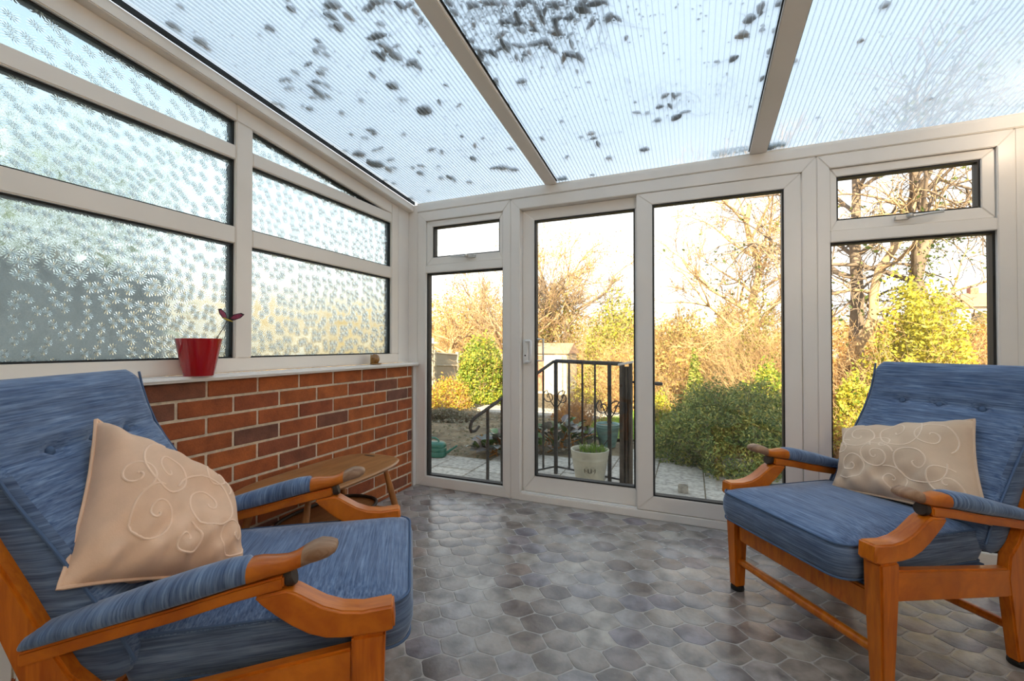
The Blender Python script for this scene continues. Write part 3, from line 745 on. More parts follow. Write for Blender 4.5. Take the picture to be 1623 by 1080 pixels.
def pillow(label, pose, corners, mat, mat_sw, puff, swirls, seed, piping_mat):
    A, B, C, D = [Vector(c) for c in corners]          # s along A->B, t along A->D
    t = thing('scatter_cushion', label, 'cushion', pose[0], pose[1])
    n = 40; nr = (B - A).cross(D - A).normalized()
    if nr.x > 0: nr = -nr                              # towards the sitter
    def P(s, q, side, off=0):
        e = (1 - (2*s-1)**4) * (1 - (2*q-1)**4); e = max(e, 0) ** .62
        # edges draw in between the corners
        s2 = .5 + (s - .5) * (1 - .07 * (1 - (2*q-1)**2)); q2 = .5 + (q - .5) * (1 - .07 * (1 - (2*s-1)**2))
        p = A.lerp(B, s2).lerp(D.lerp(C, s2), q2)
        wr = noise.noise(Vector((s * 3.1 + seed, q * 3.1, side))) * .022 * e ** .5 + noise.noise(Vector((s * 9 + seed, q * 3, side * 4))) * .010 * min(1, e * 2)
        wr += .006 * math.sin((s * 1.9 - q * .8) * 17 + seed) * math.exp(-((q - .93) / .16) ** 2) * min(1, 4 * e)
        wr += .005 * math.sin((s * 1.3 + q) * 26 + seed) * math.exp(-((q - .85) / .2) ** 2) * min(1, 3 * e)
        return p + nr * (side * (puff * .5 * e) + wr + off)
    vs = []; fs = []
    for side in (1, -1):
        o = len(vs)
        for i in range(n + 1):
            for j in range(n + 1): vs.append(P(i / n, j / n, side))
        for i in range(n):
            for j in range(n):
                a = o + i * (n + 1) + j; f = (a, a + 1, a + n + 2, a + n + 1); fs.append(f if side > 0 else f[::-1])
    mb = MB(); mb.add(vs, fs); cov = mb.build('cover', mat, t, smooth=True, weld=True)
    # piping round the seam
    seam = [P(i / n, 0, 0) for i in range(n)] + [P(1, i / n, 0) for i in range(n)] + [P(1 - i / n, 1, 0) for i in range(n)] + [P(0, 1 - i / n, 0) for i in range(n + 1)]
    p = MB(); p.tube(seam, .0042, 6, cap=False); p.build('piping', piping_mat, t, smooth=True)
    # embossed swirls as thin raised ribbon
    sw = MB()
    for (cs, cq, r0, turns, a0, sg) in swirls:
        pts = []
        for k in range(46):
            f = k / 45; a = a0 + sg * turns * 2 * math.pi * f; r = r0 * (f ** .8)
            s_, q_ = cs + r * math.cos(a), cq + r * 1.25 * math.sin(a)
            if .05 < s_ < .95 and .05 < q_ < .95: pts.append(P(s_, q_, 1, .0))
        if len(pts) > 4:
            n0 = len(sw.v)
            for k, p in enumerate(pts):
                tg = (pts[min(k+1, len(pts)-1)] - pts[max(k-1, 0)]).normalized(); sd = tg.cross(nr).normalized()
                sw.v += [tuple(p + sd * .0030 - nr * .0010), tuple(p + sd * .0018 + nr * .0012), tuple(p - sd * .0018 + nr * .0012), tuple(p - sd * .0030 - nr * .0010)]
            for k in range(len(pts) - 1):
                for c in range(3): a_q = n0 + k * 4 + c; sw.f.append((a_q, a_q + 4, a_q + 5, a_q + 1)); sw.m.append(0)
    sw.build('embossed_swirls', mat_sw, t, smooth=True)
    return t
swr = [(.25, .30, .20, 1.7, .3, 1), (.55, .25, .22, 1.6, 2.2, -1), (.80, .30, .16, 1.5, 4.0, 1), (.40, .60, .15, 1.8, 1.0, 1), (.68, .62, .20, 1.5, 3.0, -1), (.18, .72, .15, 1.6, 5.0, 1), (.50, .85, .12, 1.4, 0.5, -1), (.86, .80, .14, 1.5, 2.0, 1), (.45, .42, .10, 1.3, 4.5, -1), (.10, .48, .10, 1.3, 3.6, 1)]
# corners: A top-left, B top-right, C bottom-right, D bottom-left (seen from the room)
pillow('beige scroll-patterned cushion leaning in the armchair by the right-hand window', PR,
       [(.525, .262, .630), (.600, -.145, .735), (.440, -.275, .440), (.335, .150, .427)], M['beige2'], M['swirl'], .15, swr, 1.3, M['beige2'])
swl = [(.35, .35, .19, 1.7, .3, 1), (.62, .55, .22, 1.8, 2.2, -1), (.70, .25, .14, 1.5, 4.0, 1), (.30, .70, .16, 1.6, 1.0, 1), (.82, .75, .14, 1.5, 3.0, -1), (.15, .45, .10, 1.4, 5.0, 1), (.5, .85, .10, 1.3, .4, -1)]
pillow('peach-beige cushion propped on its corner in the armchair beside the brick wall', PLc,
       [(.642, .035, .815), (.405, -.080, .585), (.300, .110, .440), (.545, .292, .545)], M['beige'], M['swirl_w'], .19, swl, 4.1, M['beige'])

# ================================================================== SIDE TABLE, SILL THINGS
def superell(cx, cy, hx, hy, p, n=56, rot=0):
    o = []
    for j in range(n):
        a = 2 * math.pi * j / n; c, s = math.cos(a), math.sin(a)
        x, y = hx * math.copysign(abs(c) ** (2 / p), c), hy * math.copysign(abs(s) ** (2 / p), s)
        o.append((cx + x * math.cos(rot) - y * math.sin(rot), cy + x * math.sin(rot) + y * math.cos(rot)))
    return o
tb = thing('coffee_table', 'long low brown elm table with rounded ends and splayed legs against the brick wall', 'table', (-1.585, 1.535, 0))
b = MB(); rr = [[(x, y, .368) for x, y in superell(0, 0, .185, .375, 3.0)], [(x, y, .374) for x, y in superell(0, 0, .200, .392, 3.2)], [(x, y, .384) for x, y in superell(0, 0, .205, .398, 3.3)],
     [(x, y, .389) for x, y in superell(0, 0, .200, .392, 3.3)], [(x, y, .390) for x, y in superell(0, 0, .19, .38, 3.3)]]
b.loft(rr); ttop = b.build('tabletop', M['elm'], tb, smooth=True)
b = MB(); b.prism(superell(-.045, .345, .034, .009, 3, 20), .3885, .3904); b.build('painted_hand_hole', M['dark'], ttop)  # no opening: raised dark slip, the slot's inner shade put into its colour
for sx in (-1, 1):
    for sy in (-1, 1):
        b = MB(); b.tube([(sx * .150, sy * .235, .369), (sx * .160, sy * .262, .27), (sx * .170, sy * .285, .18), (sx * .185, sy * .335, .0)], [.011, .0155, .0165, .011], 14)
        b.build('leg', M['elm_leg'], tb, smooth=True)
    b = MB(); b.tube([(sx * .168, -.29, .172), (sx * .168, .29, .172)], .008, 10); b.build('side_rail', M['elm_leg'], tb, smooth=True)
for k in range(7):
    y = -.24 + k * .08; b = MB(); b.tube([(-.168, y, .172), (0, y, .166), (.168, y, .172)], .0055, 8); b.build('rack_spindle', M['elm_leg'], tb, smooth=True)
b = MB(); b.loft([[(x, y, .180) for x, y in superell(0, .02, .140, .24, 2.6)], [(x, y, .186) for x, y in superell(0, .02, .150, .25, 2.6)], [(x, y, .192) for x, y in superell(0, .02, .150, .25, 2.6)]])
sh = b.build('lower_tray', M['elm'], tb, smooth=True)
b = MB(); arc = [(-.140, .02 + .24 * math.sin(a), .204) for a in (0,)]; pts = [(x, y, .200) for x, y in superell(0, .02, .148, .248, 2.6)]
b.tube(pts + [pts[0]], .008, 8, cap=False); b.build('tray_rim', M['dark'], sh, smooth=True)

pt = thing('plant_pot', 'glossy red tapered pot on the white sill in front of the patterned glass', 'pot', (-1.812, 1.105, .8705))
b = MB(); b.lathe([(.050, 0), (.0515, .003), (.078, .143), (.0785, .1465), (.0765, .1475), (.0745, .145), (.050, .01), (0.0, .008)], 48)
M['red'] = pbr('red_glaze', (0.42, 0.004, 0.008), 0.12, coat=0.5); b.build('pot', M['red'], pt, smooth=True)
bf = thing('butterfly_stake', 'small pink and black butterfly on a wire leaning out of the red pot', 'ornament', (-1.812, 1.105, .8705))
b = MB(); b.tube([(-.03, .01, .012), (.02, .045, .13), (.035, .075, .195), (.04, .085, .224)], .0017, 6); b.build('wire', M['iron'], bf)
b = MB(); b.tube([(.040, .070, .232), (.041, .085, .226), (.045, .105, .219)], [.003, .004, .002], 8)
b.build('body', pbr('yellow_body', (0.55, 0.40, 0.05), .5), bf, smooth=True)
pk = pbr('butterfly_pink', (0.30, 0.045, 0.10), 0.5, var=.5, vscale=220); bk = pbr('butterfly_edge', (0.02, 0.008, 0.015), 0.5)
for s, (dx, dy, dz) in ((1, (.018, .060, .022)), (-1, (-.014, -.030, .040))):
    base_ = Vector((.041, .086, .229)); tip = base_ + Vector((dx, dy, dz)) ; wd = Vector((0, .008, .016)) if s < 0 else Vector((.004, -.004, .017))
    out = [base_, base_.lerp(tip, .35) - wd * .75, base_.lerp(tip, .75) - wd * .6, tip, base_.lerp(tip, .8) + wd * .6, base_.lerp(tip, .35) + wd * .7]
    cx = sum(out, Vector()) / 6; off = Vector((.0010, 0, .0))
    b = MB(); b.add([tuple(p) for p in out] + [tuple(p + off) for p in out], [(0,1,2,3,4,5), (11,10,9,8,7,6)] + [(i, (i+1) % 6, 6 + (i+1) % 6, 6 + i) for i in range(6)]); wg = b.build('wing', bk, bf)
    inn = [cx + (p - cx) * .74 for p in out]
    b = MB(); b.add([tuple(p - off * .4) for p in inn] + [tuple(p + off * 1.4) for p in inn], [(0,1,2,3,4,5), (11,10,9,8,7,6)] + [(i, (i+1) % 6, 6 + (i+1) % 6, 6 + i) for i in range(6)]); b.build('wing_patch', pk, wg)

orn = thing('ornament', 'small amber-brown hollow shell ornament at the corner end of the sill', 'ornament', (-1.825, 2.16, .8705), R(-50))
amb = pbr('amber_glaze', (0.30, 0.13, 0.02), 0.18, var=.5, vscale=60, coat=.4); gld = pbr('gilt_rim', (0.45, 0.27, 0.10), 0.3, metal=.6)
b = MB()
rg = []
for k in range(9):
    f = k / 8; yy = .022 - .05 * f; r = .036 * math.sqrt(max(.02, 1 - (f - .62) ** 2 / .42)) if f < .95 else .026
    rg.append([(r * math.cos(2*math.pi*j/20) * 1.05, yy, .034 + (r * .92 + .0012 * math.sin(5 * 2*math.pi*j/20)) * math.sin(2*math.pi*j/20)) for j in range(20)])
rg.append([(.020 * math.cos(2*math.pi*j/20), -.012, .034 + .018 * math.sin(2*math.pi*j/20)) for j in range(20)])
b.loft(rg); b.build('shell', amb, orn, smooth=True)
b = MB(); b.tube([(.031 * math.cos(2*math.pi*j/24), -.029, .034 + .028 * math.sin(2*math.pi*j/24)) for j in range(25)], .004, 8, cap=False); b.build('rim', gld, orn, smooth=True)
b = MB(); b.lathe([(.030, 0), (.036, .004), (.034, .010), (.02, .012)], 24); b.build('foot', amb, orn, smooth=True)
b = MB(); b.lathe([(.0, -.006), (.006, 0), (.0, .006)], 10, (.012, -.012, .070)); b.build('knob', bk, orn, smooth=True)

# ================================================================== OUTDOORS
def GZ(x, y):
    if y < 4.9: return -0.115
    z = -0.115 - 0.09 * min(y - 4.9, 9.5)
    if y > 14.4: z -= 0.012 * (y - 14.4)
    return z
gx = np.concatenate([np.linspace(-60, -8, 20), np.linspace(-7.5, 7.5, 61), np.linspace(8, 60, 20)]); gy = np.concatenate([[YD + .09], np.linspace(2.9, 16, 66), np.linspace(17, 120, 40)])
V = []; 
for y in gy:
    for x in gx: V.append((x, y, GZ(x, y) + (0.03 * noise.noise(Vector((x * .9, y * .9, 0))) + .012 * noise.noise(Vector((x*4, y*4, 1))) if y > 4.6 else -.02)))
nx = len(gx); Fq = [(j*nx+i, j*nx+i+1, (j+1)*nx+i+1, (j+1)*nx+i) for j in range(len(gy)-1) for i in range(nx-1)]
gr = link('ground', mesh_np('ground', V, Fq, [M['soil']], smooth=True)); struct(gr)

# patio slabs
pa = MB(); pa.box(-4.0, 2.2, YD + .09, 4.95, -.16, -.108); patio = struct(pa.build('patio', M['soil']))
SL = .372; pr = MB(); pr.box(0.004, SL - .004, .004, SL - .004, -.145, -.100); slab0 = pr.build('slab', M['slab'], patio, bevel=.004, seg=1)
k_ = 0
for i in range(-10, 6):
    for j in range(-3, 5):
        x = .075 + SL * i; y = (3.605 if x > -1.2 else 3.36) + SL * j
        if y < YD + .09 or y + SL > 4.95: continue
        if x < -1.9 and y > 3.7: continue
        if x < -1.0 and y > 4.1: continue
        o = slab0 if k_ == 0 else slab0.copy()
        if k_: COL.objects.link(o); o.parent = patio
        o.location = (x, y, random.uniform(-.002, .002)); o.rotation_euler = (random.uniform(-.003, .003), random.uniform(-.003, .003), 0); k_ += 1
stp = MB(); stp.box(-1.30, 1.6, YD + .092, YD + .20, -.108, -.03); struct(stp.build('trim_7', M['slab'], bevel=.006))

def up_leaves(name, pts, size, mat, parent=None, aspect=.55, flat=0.0, droop=0.3, count_jit=.4):
    """one mesh of small pointed leaves at pts (n,3)"""
    P = np.asarray(pts, dtype=np.float32); n = len(P)
    a = rng.normal(size=(n, 3)); a[:, 2] *= (1 - flat); a /= np.linalg.norm(a, axis=1, keepdims=True) + 1e-9
    b = rng.normal(size=(n, 3)); b[:, 2] *= (1 - flat); b -= a * (a * b).sum(1, keepdims=True); b /= np.linalg.norm(b, axis=1, keepdims=True) + 1e-9
    s = size * (1 + count_jit * rng.uniform(-1, 1, (n, 1)))
    V = np.stack([P - a * s * .5, P + b * s * aspect * .5, P + a * s * .5, P - b * s * aspect * .5], 1).reshape(-1, 3)
    Fq = np.arange(4 * n).reshape(-1, 4)
    return link(name, mesh_np(name, V, Fq, [mat], rnd=rng.random(n)), parent)
def segs_obj(name, segs, mat, parent=None, n=3):
    A = np.array([s[0] for s in segs]); B = np.array([s[1] for s in segs]); r0 = np.array([s[2] for s in segs])[:, None]; r1 = np.array([s[3] for s in segs])[:, None]
    d = B - A; d /= np.linalg.norm(d, axis=1, keepdims=True) + 1e-9
    u = np.cross(d, [0.3, 0.2, 1.0]); u /= np.linalg.norm(u, axis=1, keepdims=True) + 1e-9; v = np.cross(d, u)
    ringA = []; ringB = []
    for k in range(n):
        an = 2 * math.pi * k / n; o = u * math.cos(an) + v * math.sin(an); ringA.append(A + o * r0); ringB.append(B + o * r1)
    V = np.stack(ringA + ringB, 1).reshape(-1, 3); m = len(segs); base = np.arange(m)[:, None] * 2 * n
    Fq = np.concatenate([base + np.array([[k, (k+1) % n, n + (k+1) % n, n + k]]) for k in range(n)], 0)
    return link(name, mesh_np(name, V, Fq, [mat], smooth=n > 4), parent)

def grow(p, d, length, r, level, segs, tips, rnd, spread=.6, kids=3, up=.15, curl=.25, minlen=.12, nseg=4, shrink=.62):
    """recursive bare branch"""
    q = np.array(p, float); dd = np.array(d, float)
    pts = [q.copy()]
    for k in range(nseg):
        dd = dd + rnd.normal(size=3) * curl + np.array([0, 0, up * .3]); dd /= np.linalg.norm(dd)
        nq = q + dd * length / nseg; ra = r * (1 - .45 * k / nseg); rb = r * (1 - .45 * (k + 1) / nseg)
        segs.append((q.copy(), nq.copy(), ra, rb)); q = nq; pts.append(q.copy())
    if level <= 0 or length < minlen: tips.append(q.copy()); return
    for k in range(kids):
        i = 1 + int(rnd.random() * nseg); i = min(i, nseg)
        s = rnd.normal(size=3); s -= dd * s.dot(dd); s /= np.linalg.norm(s) + 1e-9
        nd = dd * (1 - spread * .5) + s * spread; nd[2] += up; nd /= np.linalg.norm(nd)
        grow(pts[i], nd, length * shrink * (0.7 + .5 * rnd.random()), r * .5, level - 1, segs, tips, rnd, spread, kids, up, curl, minlen, nseg, shrink)
    grow(q, dd, length * shrink, r * .55, level - 1, segs, tips, rnd, spread, kids, up, curl, minlen, nseg, shrink)

def tree(name, label, px, pyt, Y, trunk_h, r, seed, bark, levels=4, lean=(0, 0), kids=3, spread=.6, up=.12, first=1.5, limbs=7, leafmat=None, leafn=0, leafsize=.05, group=None, py_top_only=True, twigr=None, ivy=0, minr=.004, curl=.16, wob=.02, ivymat=None, crown=(.35, 1.0)):
    rnd = np.random.default_rng(seed)
    g = at(px, 547, Y); x = g.x; z0 = GZ(x, Y); H = at(px, pyt, Y).z - z0
    t = thing(name, label, 'tree', (x, Y, z0), 0, group)
    segs = []; tips = []; q = np.zeros(3); path = [q.copy()]; ns = 12
    for k in range(ns):
        nq = np.array([lean[0] * H * ((k+1)/ns) + wob*H*math.sin(k*1.3+seed), lean[1] * H * ((k+1)/ns), H * trunk_h * (k+1) / ns]); path.append(nq)
    tr_s = [(path[k], path[k+1], r * (1 - .6 * k/ns), r * (1 - .6 * (k+1)/ns)) for k in range(ns)]
    b = MB(); b.tube(path, [r * (1.15 if k == 0 else 1) * (1 - .6 * k / ns) for k in range(ns + 1)], 12); b.build('trunk', bark, t, smooth=True)
    for k in range(limbs):
        f = crown[0] + (crown[1] - crown[0]) * (k + .5) / limbs; i = min(ns, max(1, int(f * ns))); a = k * 2.4 + rnd.random()
        d = np.array([math.cos(a), math.sin(a), .35 + .5 * f]); d /= np.linalg.norm(d)
        grow(path[i], d, first * (1.15 - .5 * f), r * .42 * (1 - .4 * f), levels, segs, tips, rnd, spread, kids, up, curl)
    segs = [(a_, b_, max(c, minr), max(d_, minr)) for a_, b_, c, d_ in segs]
    big = [s for s in segs if s[2] > r * .12]; small = [s for s in segs if s[2] <= r * .12]
    if big: segs_obj('branches', big, bark, t, 5)
    if small: segs_obj('twigs', small, twigr or bark, t, 3)['kind'] = 'stuff'
    if leafmat and leafn:
        T_ = np.array(tips); idx = rnd.integers(0, len(T_), leafn); o = up_leaves('foliage', T_[idx] + rnd.normal(size=(leafn, 3)) * leafsize * 3, leafsize, leafmat, t); o['kind'] = 'stuff'
    if ivy:
        P = []
        for _ in range(ivy):
            f = rnd.random() ** 1.2; k = int(f * (ns - 1)); c = path[k] + (path[k+1] - path[k]) * rnd.random(); a = rnd.random() * 6.28
            rad = r * 1.1 + rnd.random() * r * 1.1; P.append(c + np.array([math.cos(a) * rad, math.sin(a) * rad, 0]))
        o = up_leaves('ivy', P, max(.05, r * .35), ivymat or M['lf_ivy'], t); o['kind'] = 'stuff'
    return t

def bush(name, label, px, pyt, pyb, Y, pxw, leafmat, n, leafsize, seed, cat='shrub', depth=None, twigmat=None, twigs=0, shape=1.0, lump=.35, group=None, base=None, shell=.55, upright=0, leafmat2=None, frac2=.3, z0=None, aspect=.55):
    rnd = np.random.default_rng(seed)
    c = at(px, pyb, Y); l = at(px - pxw / 2, pyb, Y); rr_ = at(px + pxw / 2, pyb, Y); hw = abs(rr_.x - l.x) / 2
    zt = at(px, pyt, Y).z; zb = GZ(c.x, Y) if z0 is None else z0; H = zt - zb; dep = depth or hw
    t = thing(name, label, cat, (c.x, Y, zb), 0, group)
    # random points in a lumpy dome
    th = rnd.uniform(0, 2 * math.pi, n); u = rnd.uniform(-.15, 1, n); r_ = shell + (1 - shell) * rnd.random(n) ** .5
    lum = np.array([1 + lump * noise.noise(Vector((math.cos(a) * 1.7 + seed, math.sin(a) * 1.7, b * 2.2))) + lump * .5 * noise.noise(Vector((math.cos(a) * 4, math.sin(a) * 4 + seed, b * 5))) for a, b in zip(th, u)])
    hor = np.sqrt(np.clip(1 - np.clip(u, 0, 1) ** (2 * shape), 0, 1)) * np.where(u < 0, 1 + u * 1.2, 1)
    P = np.stack([np.cos(th) * hor * hw * r_ * lum, np.sin(th) * hor * dep * r_ * lum, np.maximum(.02, (np.clip(u, 0, 1) * r_ * lum * .88 + .12 * rnd.random(n)) * H)], 1)
    k = int(n * (1 - (frac2 if leafmat2 else 0)))
    if n:
        o = up_leaves('foliage', P[:k], leafsize, leafmat, t, aspect=aspect); o['kind'] = 'stuff'
        if leafmat2:
            Q = P[k:].copy(); Q[:, 2] *= 1.03; o = up_leaves('shoots', Q, leafsize * .9, leafmat2, t, aspect=aspect); o['kind'] = 'stuff'
    if twigs:
        segs = []
        for _ in range(twigs):
            a = rnd.random() * 6.28; rad = rnd.random() ** .7; p0 = np.array([math.cos(a) * hw * rad * .75, math.sin(a) * dep * rad * .75, 0])
            out = np.array([math.cos(a) * rad * (.55 - .4 * upright), math.sin(a) * rad * (.55 - .4 * upright), 1.0]); q = p0; d = out / np.linalg.norm(out)
            Lh = H * (.65 + .45 * rnd.random()) * (1 - .35 * rad)
            ns = 5; r0 = .0035 * max(1, Y / 6)
            for s in range(ns):
                d = d + rnd.normal(size=3) * .16; d /= np.linalg.norm(d); nq = q + d * Lh / ns
                segs.append((q, nq, r0 * (1 - .16*s), r0 * (1 - .16*(s+1)))); 
                if s > 0:
                    for _k in range(2):
                        sd = d * .6 + rnd.normal(size=3) * .5; sd /= np.linalg.norm(sd); e_ = nq + sd * Lh * .16; segs.append((nq, e_, r0 * .5, r0 * .25))
                q = nq
        segs_obj('stems', segs, twigmat or M['twig'], t, 3)['kind'] = 'stuff'
    return t

# ---- railing outside the door
rl = thing('railing', 'black wrought-iron step railing with scrolls outside the sliding door', 'railing', (0, 0, 0))
ZG = -.098
A_ = Vector((-1.083, 3.545, .857)); B_ = Vector((-.52, 3.40, .848))
rt = MB(); rt.tube([B_ + Vector((.02, 0, 0)), A_, A_ + Vector((-.01, -.012, -.01))], .016, 8, flat=.6); rt.build('handrail', M['iron'], rl, smooth=True)
def slope_pt(px):             # the falling handrail turns back towards the house as it comes down
    f = (878 - px) / (878 - 745); y = 3.545 - .72 * f; r_ = ray(px, 573 + (668 - 573) * f); tt = y / r_.y
    return Vector((r_.x * tt, y, CAM_H + r_.z * tt))
sl = [slope_pt(p) for p in (878, 860, 840, 820, 797, 773, 752)]
dn = (sl[-1] - sl[-2]).normalized(); cc = sl[-1]
curl = [cc + dn * .03 + Vector((0, 0, -.015)), cc + dn * .045 + Vector((0, 0, -.05)), cc + dn * .03 + Vector((0, 0, -.085)), cc - dn * .01 + Vector((0, 0, -.10)), cc - dn * .05 + Vector((0, 0, -.085))]
rt = MB(); rt.tube(sl + curl, .014, 8, flat=.6); rt.build('falling_handrail', M['iron'], rl, smooth=True)
def on_ab(px):
    n_ = Vector((A_.y - B_.y, B_.x - A_.x, 0)); r_ = ray(px, 600); t_ = (A_.x * n_.x + A_.y * n_.y) / (r_.x * n_.x + r_.y * n_.y)
    return Vector((r_.x * t_, r_.y * t_, 0))
def baluster(p, zt, w_=.008, zb=ZG + .1, name='baluster'):
    b = MB(); b.box(p.x - w_, p.x + w_, p.y - w_, p.y + w_, zb, zt); b.build(name, M['iron'], rl)
for px, w_, nm in ((881, .0135, 'post'), (902, .007, 'baluster'), (923, .007, 'baluster'), (943, .007, 'baluster'), (966, .0135, 'post')):
    baluster(on_ab(px), .853, w_, ZG if nm == 'post' else ZG + .055, nm)
for px, w_, nm in ((861, .007, 'baluster'), (838, .007, 'baluster'), (818, .007, 'baluster'), (797, .0135, 'post'), (773, .009, 'post')):
    p = slope_pt(px); baluster(p, p.z, w_, ZG if nm == 'post' else ZG + .055, nm)
bb = MB(); bb.tube([B_ + Vector((0, 0, -.89)), A_ + Vector((0, 0, -.895)), Vector((sl[4].x, sl[4].y, ZG + .055))], .008, 6); bb.build('bottom_rail', M['iron'], rl)
def scroll(c, dx, dz, s=1, flip=1, sz=.085):
    pts = []
    for k in range(26):
        f = k / 25; a = flip * (f * 2.6 * math.pi) + 1.2; r_ = sz * (1 - f) ** .8 * .8 + .008
        pts.append(Vector((c.x, c.y, c.z)) + dx * (s * (r_ * math.cos(a))) + Vector((0, 0, 1)) * (r_ * math.sin(a) * dz))
    st = pts[0]; tail = [st + dx * (-s * .10) + Vector((0, 0, -dz * .17)), st + dx * (-s * .045) + Vector((0, 0, -dz * .10))]
    b = MB(); b.tube(tail + pts, .0045, 5); b.build('scroll', M['iron'], rl, smooth=True)
dx = (B_ - A_).normalized(); dx.z = 0
for px, z_, s in ((870, .55, -1), (892, .55, 1), (955, .50, -1), (977, .50, 1)):
    scroll(on_ab(px) + Vector((0, 0, z_)), dx, 1, s, s, .065)
for px, z_, s in ((935, .10, 1), (953, .10, -1)):
    scroll(on_ab(px) + Vector((0, 0, z_ + .06)), dx, -1, s, -s, .05)
gp = on_ab(990); gt = thing('gate_post', 'dark weathered square gate post with worn white cap at the end of the railing', 'post', (gp.x + .02, gp.y - .07, ZG))
M['gatepost'] = pbr('weathered_post', (0.07, 0.055, 0.04), 0.7, var=.8, vscale=40, vec=(1, 1, .1))
b = MB(); b.box(-.045, -.012, -.03, .03, 0, .94); b.box(.0, .012, -.026, .026, 0, .93); b.box(.024, .045, -.03, .03, 0, .955); b.box(-.012, .0, -.01, .01, 0, .93); b.box(.012, .024, -.01, .01, 0, .93)
b.build('post', M['gatepost'], gt, bevel=.002)
b = MB(); b.prism([(-.055, .935), (.055, .958), (.055, .975), (-.055, .952)], -.035, .035, lambda a, bb_, c: (a, c, bb_)); b.build('cap', M['sill'], gt, bevel=.003)
b = MB(); b.tube([(.045, 0, .815), (.15, -.02, .812), (.21, -.03, .812)], [.008, .008, .008], 8); b.build('latch_bar', M['iron'], gt, smooth=True)
b = MB(); b.tube([(.205, -.03, .812), (.235, -.033, .812), (.262, -.036, .812)], [.012, .015, .010], 10); b.build('latch_knob', M['iron'], gt, smooth=True)

# ---- pots on the patio
def planter(name, label, loc, r0, r1, h, mat, grass=90, gl=.09, rimh=.03):
    t = thing(name, label, 'pot', loc)
    b = MB(); b.lathe([(r0, 0), (r0 * 1.02, .006), (r1 * .93, h - rimh * 1.6), (r1 * .945, h - rimh * 1.5), (r1 * .93, h - rimh * 1.35), (r1 * .955, h - rimh), (r1, h - .008), (r1, h - .002), (r1 - .006, h), (r1 - .014, h - .006), (r1 * .88, h - .03), (0, h - .03)], 40)
    b.build('pot', mat, t, smooth=True)
    b = MB(); b.lathe([(r1 * .87, h - .029), (r1 * .5, h - .020), (0, h - .018)], 20); b.build('compost', M['soil'], t, smooth=True)
    vs = []; 
    for _ in range(grass):
        a = random.random() * 6.28; r_ = r1 * .72 * math.sqrt(random.random()); p = Vector((r_ * math.cos(a) + r1 * .12, r_ * math.sin(a), h - .025))
        d = Vector((random.gauss(0, .35), random.gauss(0, .35), 1)).normalized(); l = gl * random.uniform(.5, 1.1); sd = d.cross(Vector((random.random(), random.random(), .1))).normalized() * .003
        e_ = p + d * l + Vector((d.x, d.y, 0)) * l * .6; m_ = p + d * l * .6
        vs += [p - sd, p + sd, m_ + sd * .8, m_ - sd * .8, m_ - sd * .8, m_ + sd * .8, e_ + sd * .1, e_ - sd * .1]
    if grass:
        Fq_ = np.arange(len(vs)).reshape(-1, 4); o = link('grass', mesh_np('grass', [tuple(v) for v in vs], Fq_, [M['lf_grass']], rnd=rng.random(len(Fq_))), t); o['kind'] = 'stuff'
    return t
M['cream'] = pbr('cream_glaze', (0.52, 0.50, 0.40), 0.45, var=.12, vscale=10)
M['teal'] = pbr('teal_glaze', (0.20, 0.33, 0.31), 0.35, var=.35, vscale=9, vec=(1, 1, 4))
mp = planter('planter', 'cream planter with MUM in a heart and grass in it outside the sliding door', (-.742, 3.325, -.099), .098, .147, .292, M['cream'], 150, .075, .045)
planter('planter', 'blue-green glazed planter beyond the railing', (-.86, 4.72, -.098), .085, .135, .245, M['teal'], 0, .05, .02)
# heart and letters on the cream pot, facing the door
ang = math.atan2(-3.325, .742) ; 
def on_pot(a, z, off=.0):      # a = angle around pot
    f = z / .22; r_ = .099 + (.137 - .099) * f + off
    return Vector((r_ * math.cos(a), r_ * math.sin(a), z))
hp = []
for k in range(33):
    tt = 2 * math.pi * k / 32; hx = 16 * math.sin(tt) ** 3 / 16; hz = (13 * math.cos(tt) - 5 * math.cos(2*tt) - 2 * math.cos(3*tt) - math.cos(4*tt)) / 16
    hp.append(on_pot(ang + hx * .36, .142 + hz * .055, .0018))
b = MB(); b.tube(hp, .002, 6, cap=False); b.build('heart', M['cream'], mp, smooth=True)
def letter_strokes(ch):
    return {'M': [[(0, 0), (0, 1), (.5, .35), (1, 1), (1, 0)]], 'U': [[(0, 1), (0, .25), (.25, 0), (.75, 0), (1, .25), (1, 1)]]}[ch]
x0 = -.95
for ch, wd in (('M', .75), ('U', .5), ('M', .75)):
    for st in letter_strokes(ch):
        pts = [on_pot(ang + (x0 + a * wd * .8) * .33, .152 + (bz - .5) * .032, .0020) for a, bz in st]
        b = MB(); b.tube(pts, .0016, 5); b.build('letter', M['dark'], mp)
    x0 += wd * .8 + .13

# ---- watering can
M['can'] = pbr('green_plastic', (0.02, 0.14, 0.10), 0.4)
wc = thing('watering_can', 'green plastic watering can standing on the patio at the left', 'watering can', (-2.36, 3.64, -.099), R(8))
b = MB(); rg = []
for z, ins in ((0, .01), (.008, 0), (.05, .0), (.054, .004), (.058, 0), (.09, .002), (.094, .006), (.098, .002), (.125, .004), (.140, .02), (.146, .05)):
    rg.append([(x, y, z) for x, y in superell(0, 0, .125 - ins, .075 - ins, 3.2, 32)])
b.loft(rg); b.build('tank', M['can'], wc, smooth=True)
b = MB(); b.tube([(.10, 0, .035), (.15, 0, .050), (.20, 0, .085), (.245, 0, .118)], [.022, .014, .010, .009], 12); b.build('spout', M['can'], wc, smooth=True)
b = MB(); b.tube([(-.07, 0, .138), (-.065, 0, .165), (-.04, 0, .180), (.02, 0, .178), (.05, 0, .16), (.055, 0, .138)], .010, 10); b.build('handle', M['can'], wc, smooth=True)
b = MB(); b.box(-.07, -.045, -.05, .05, -.0, .07); 
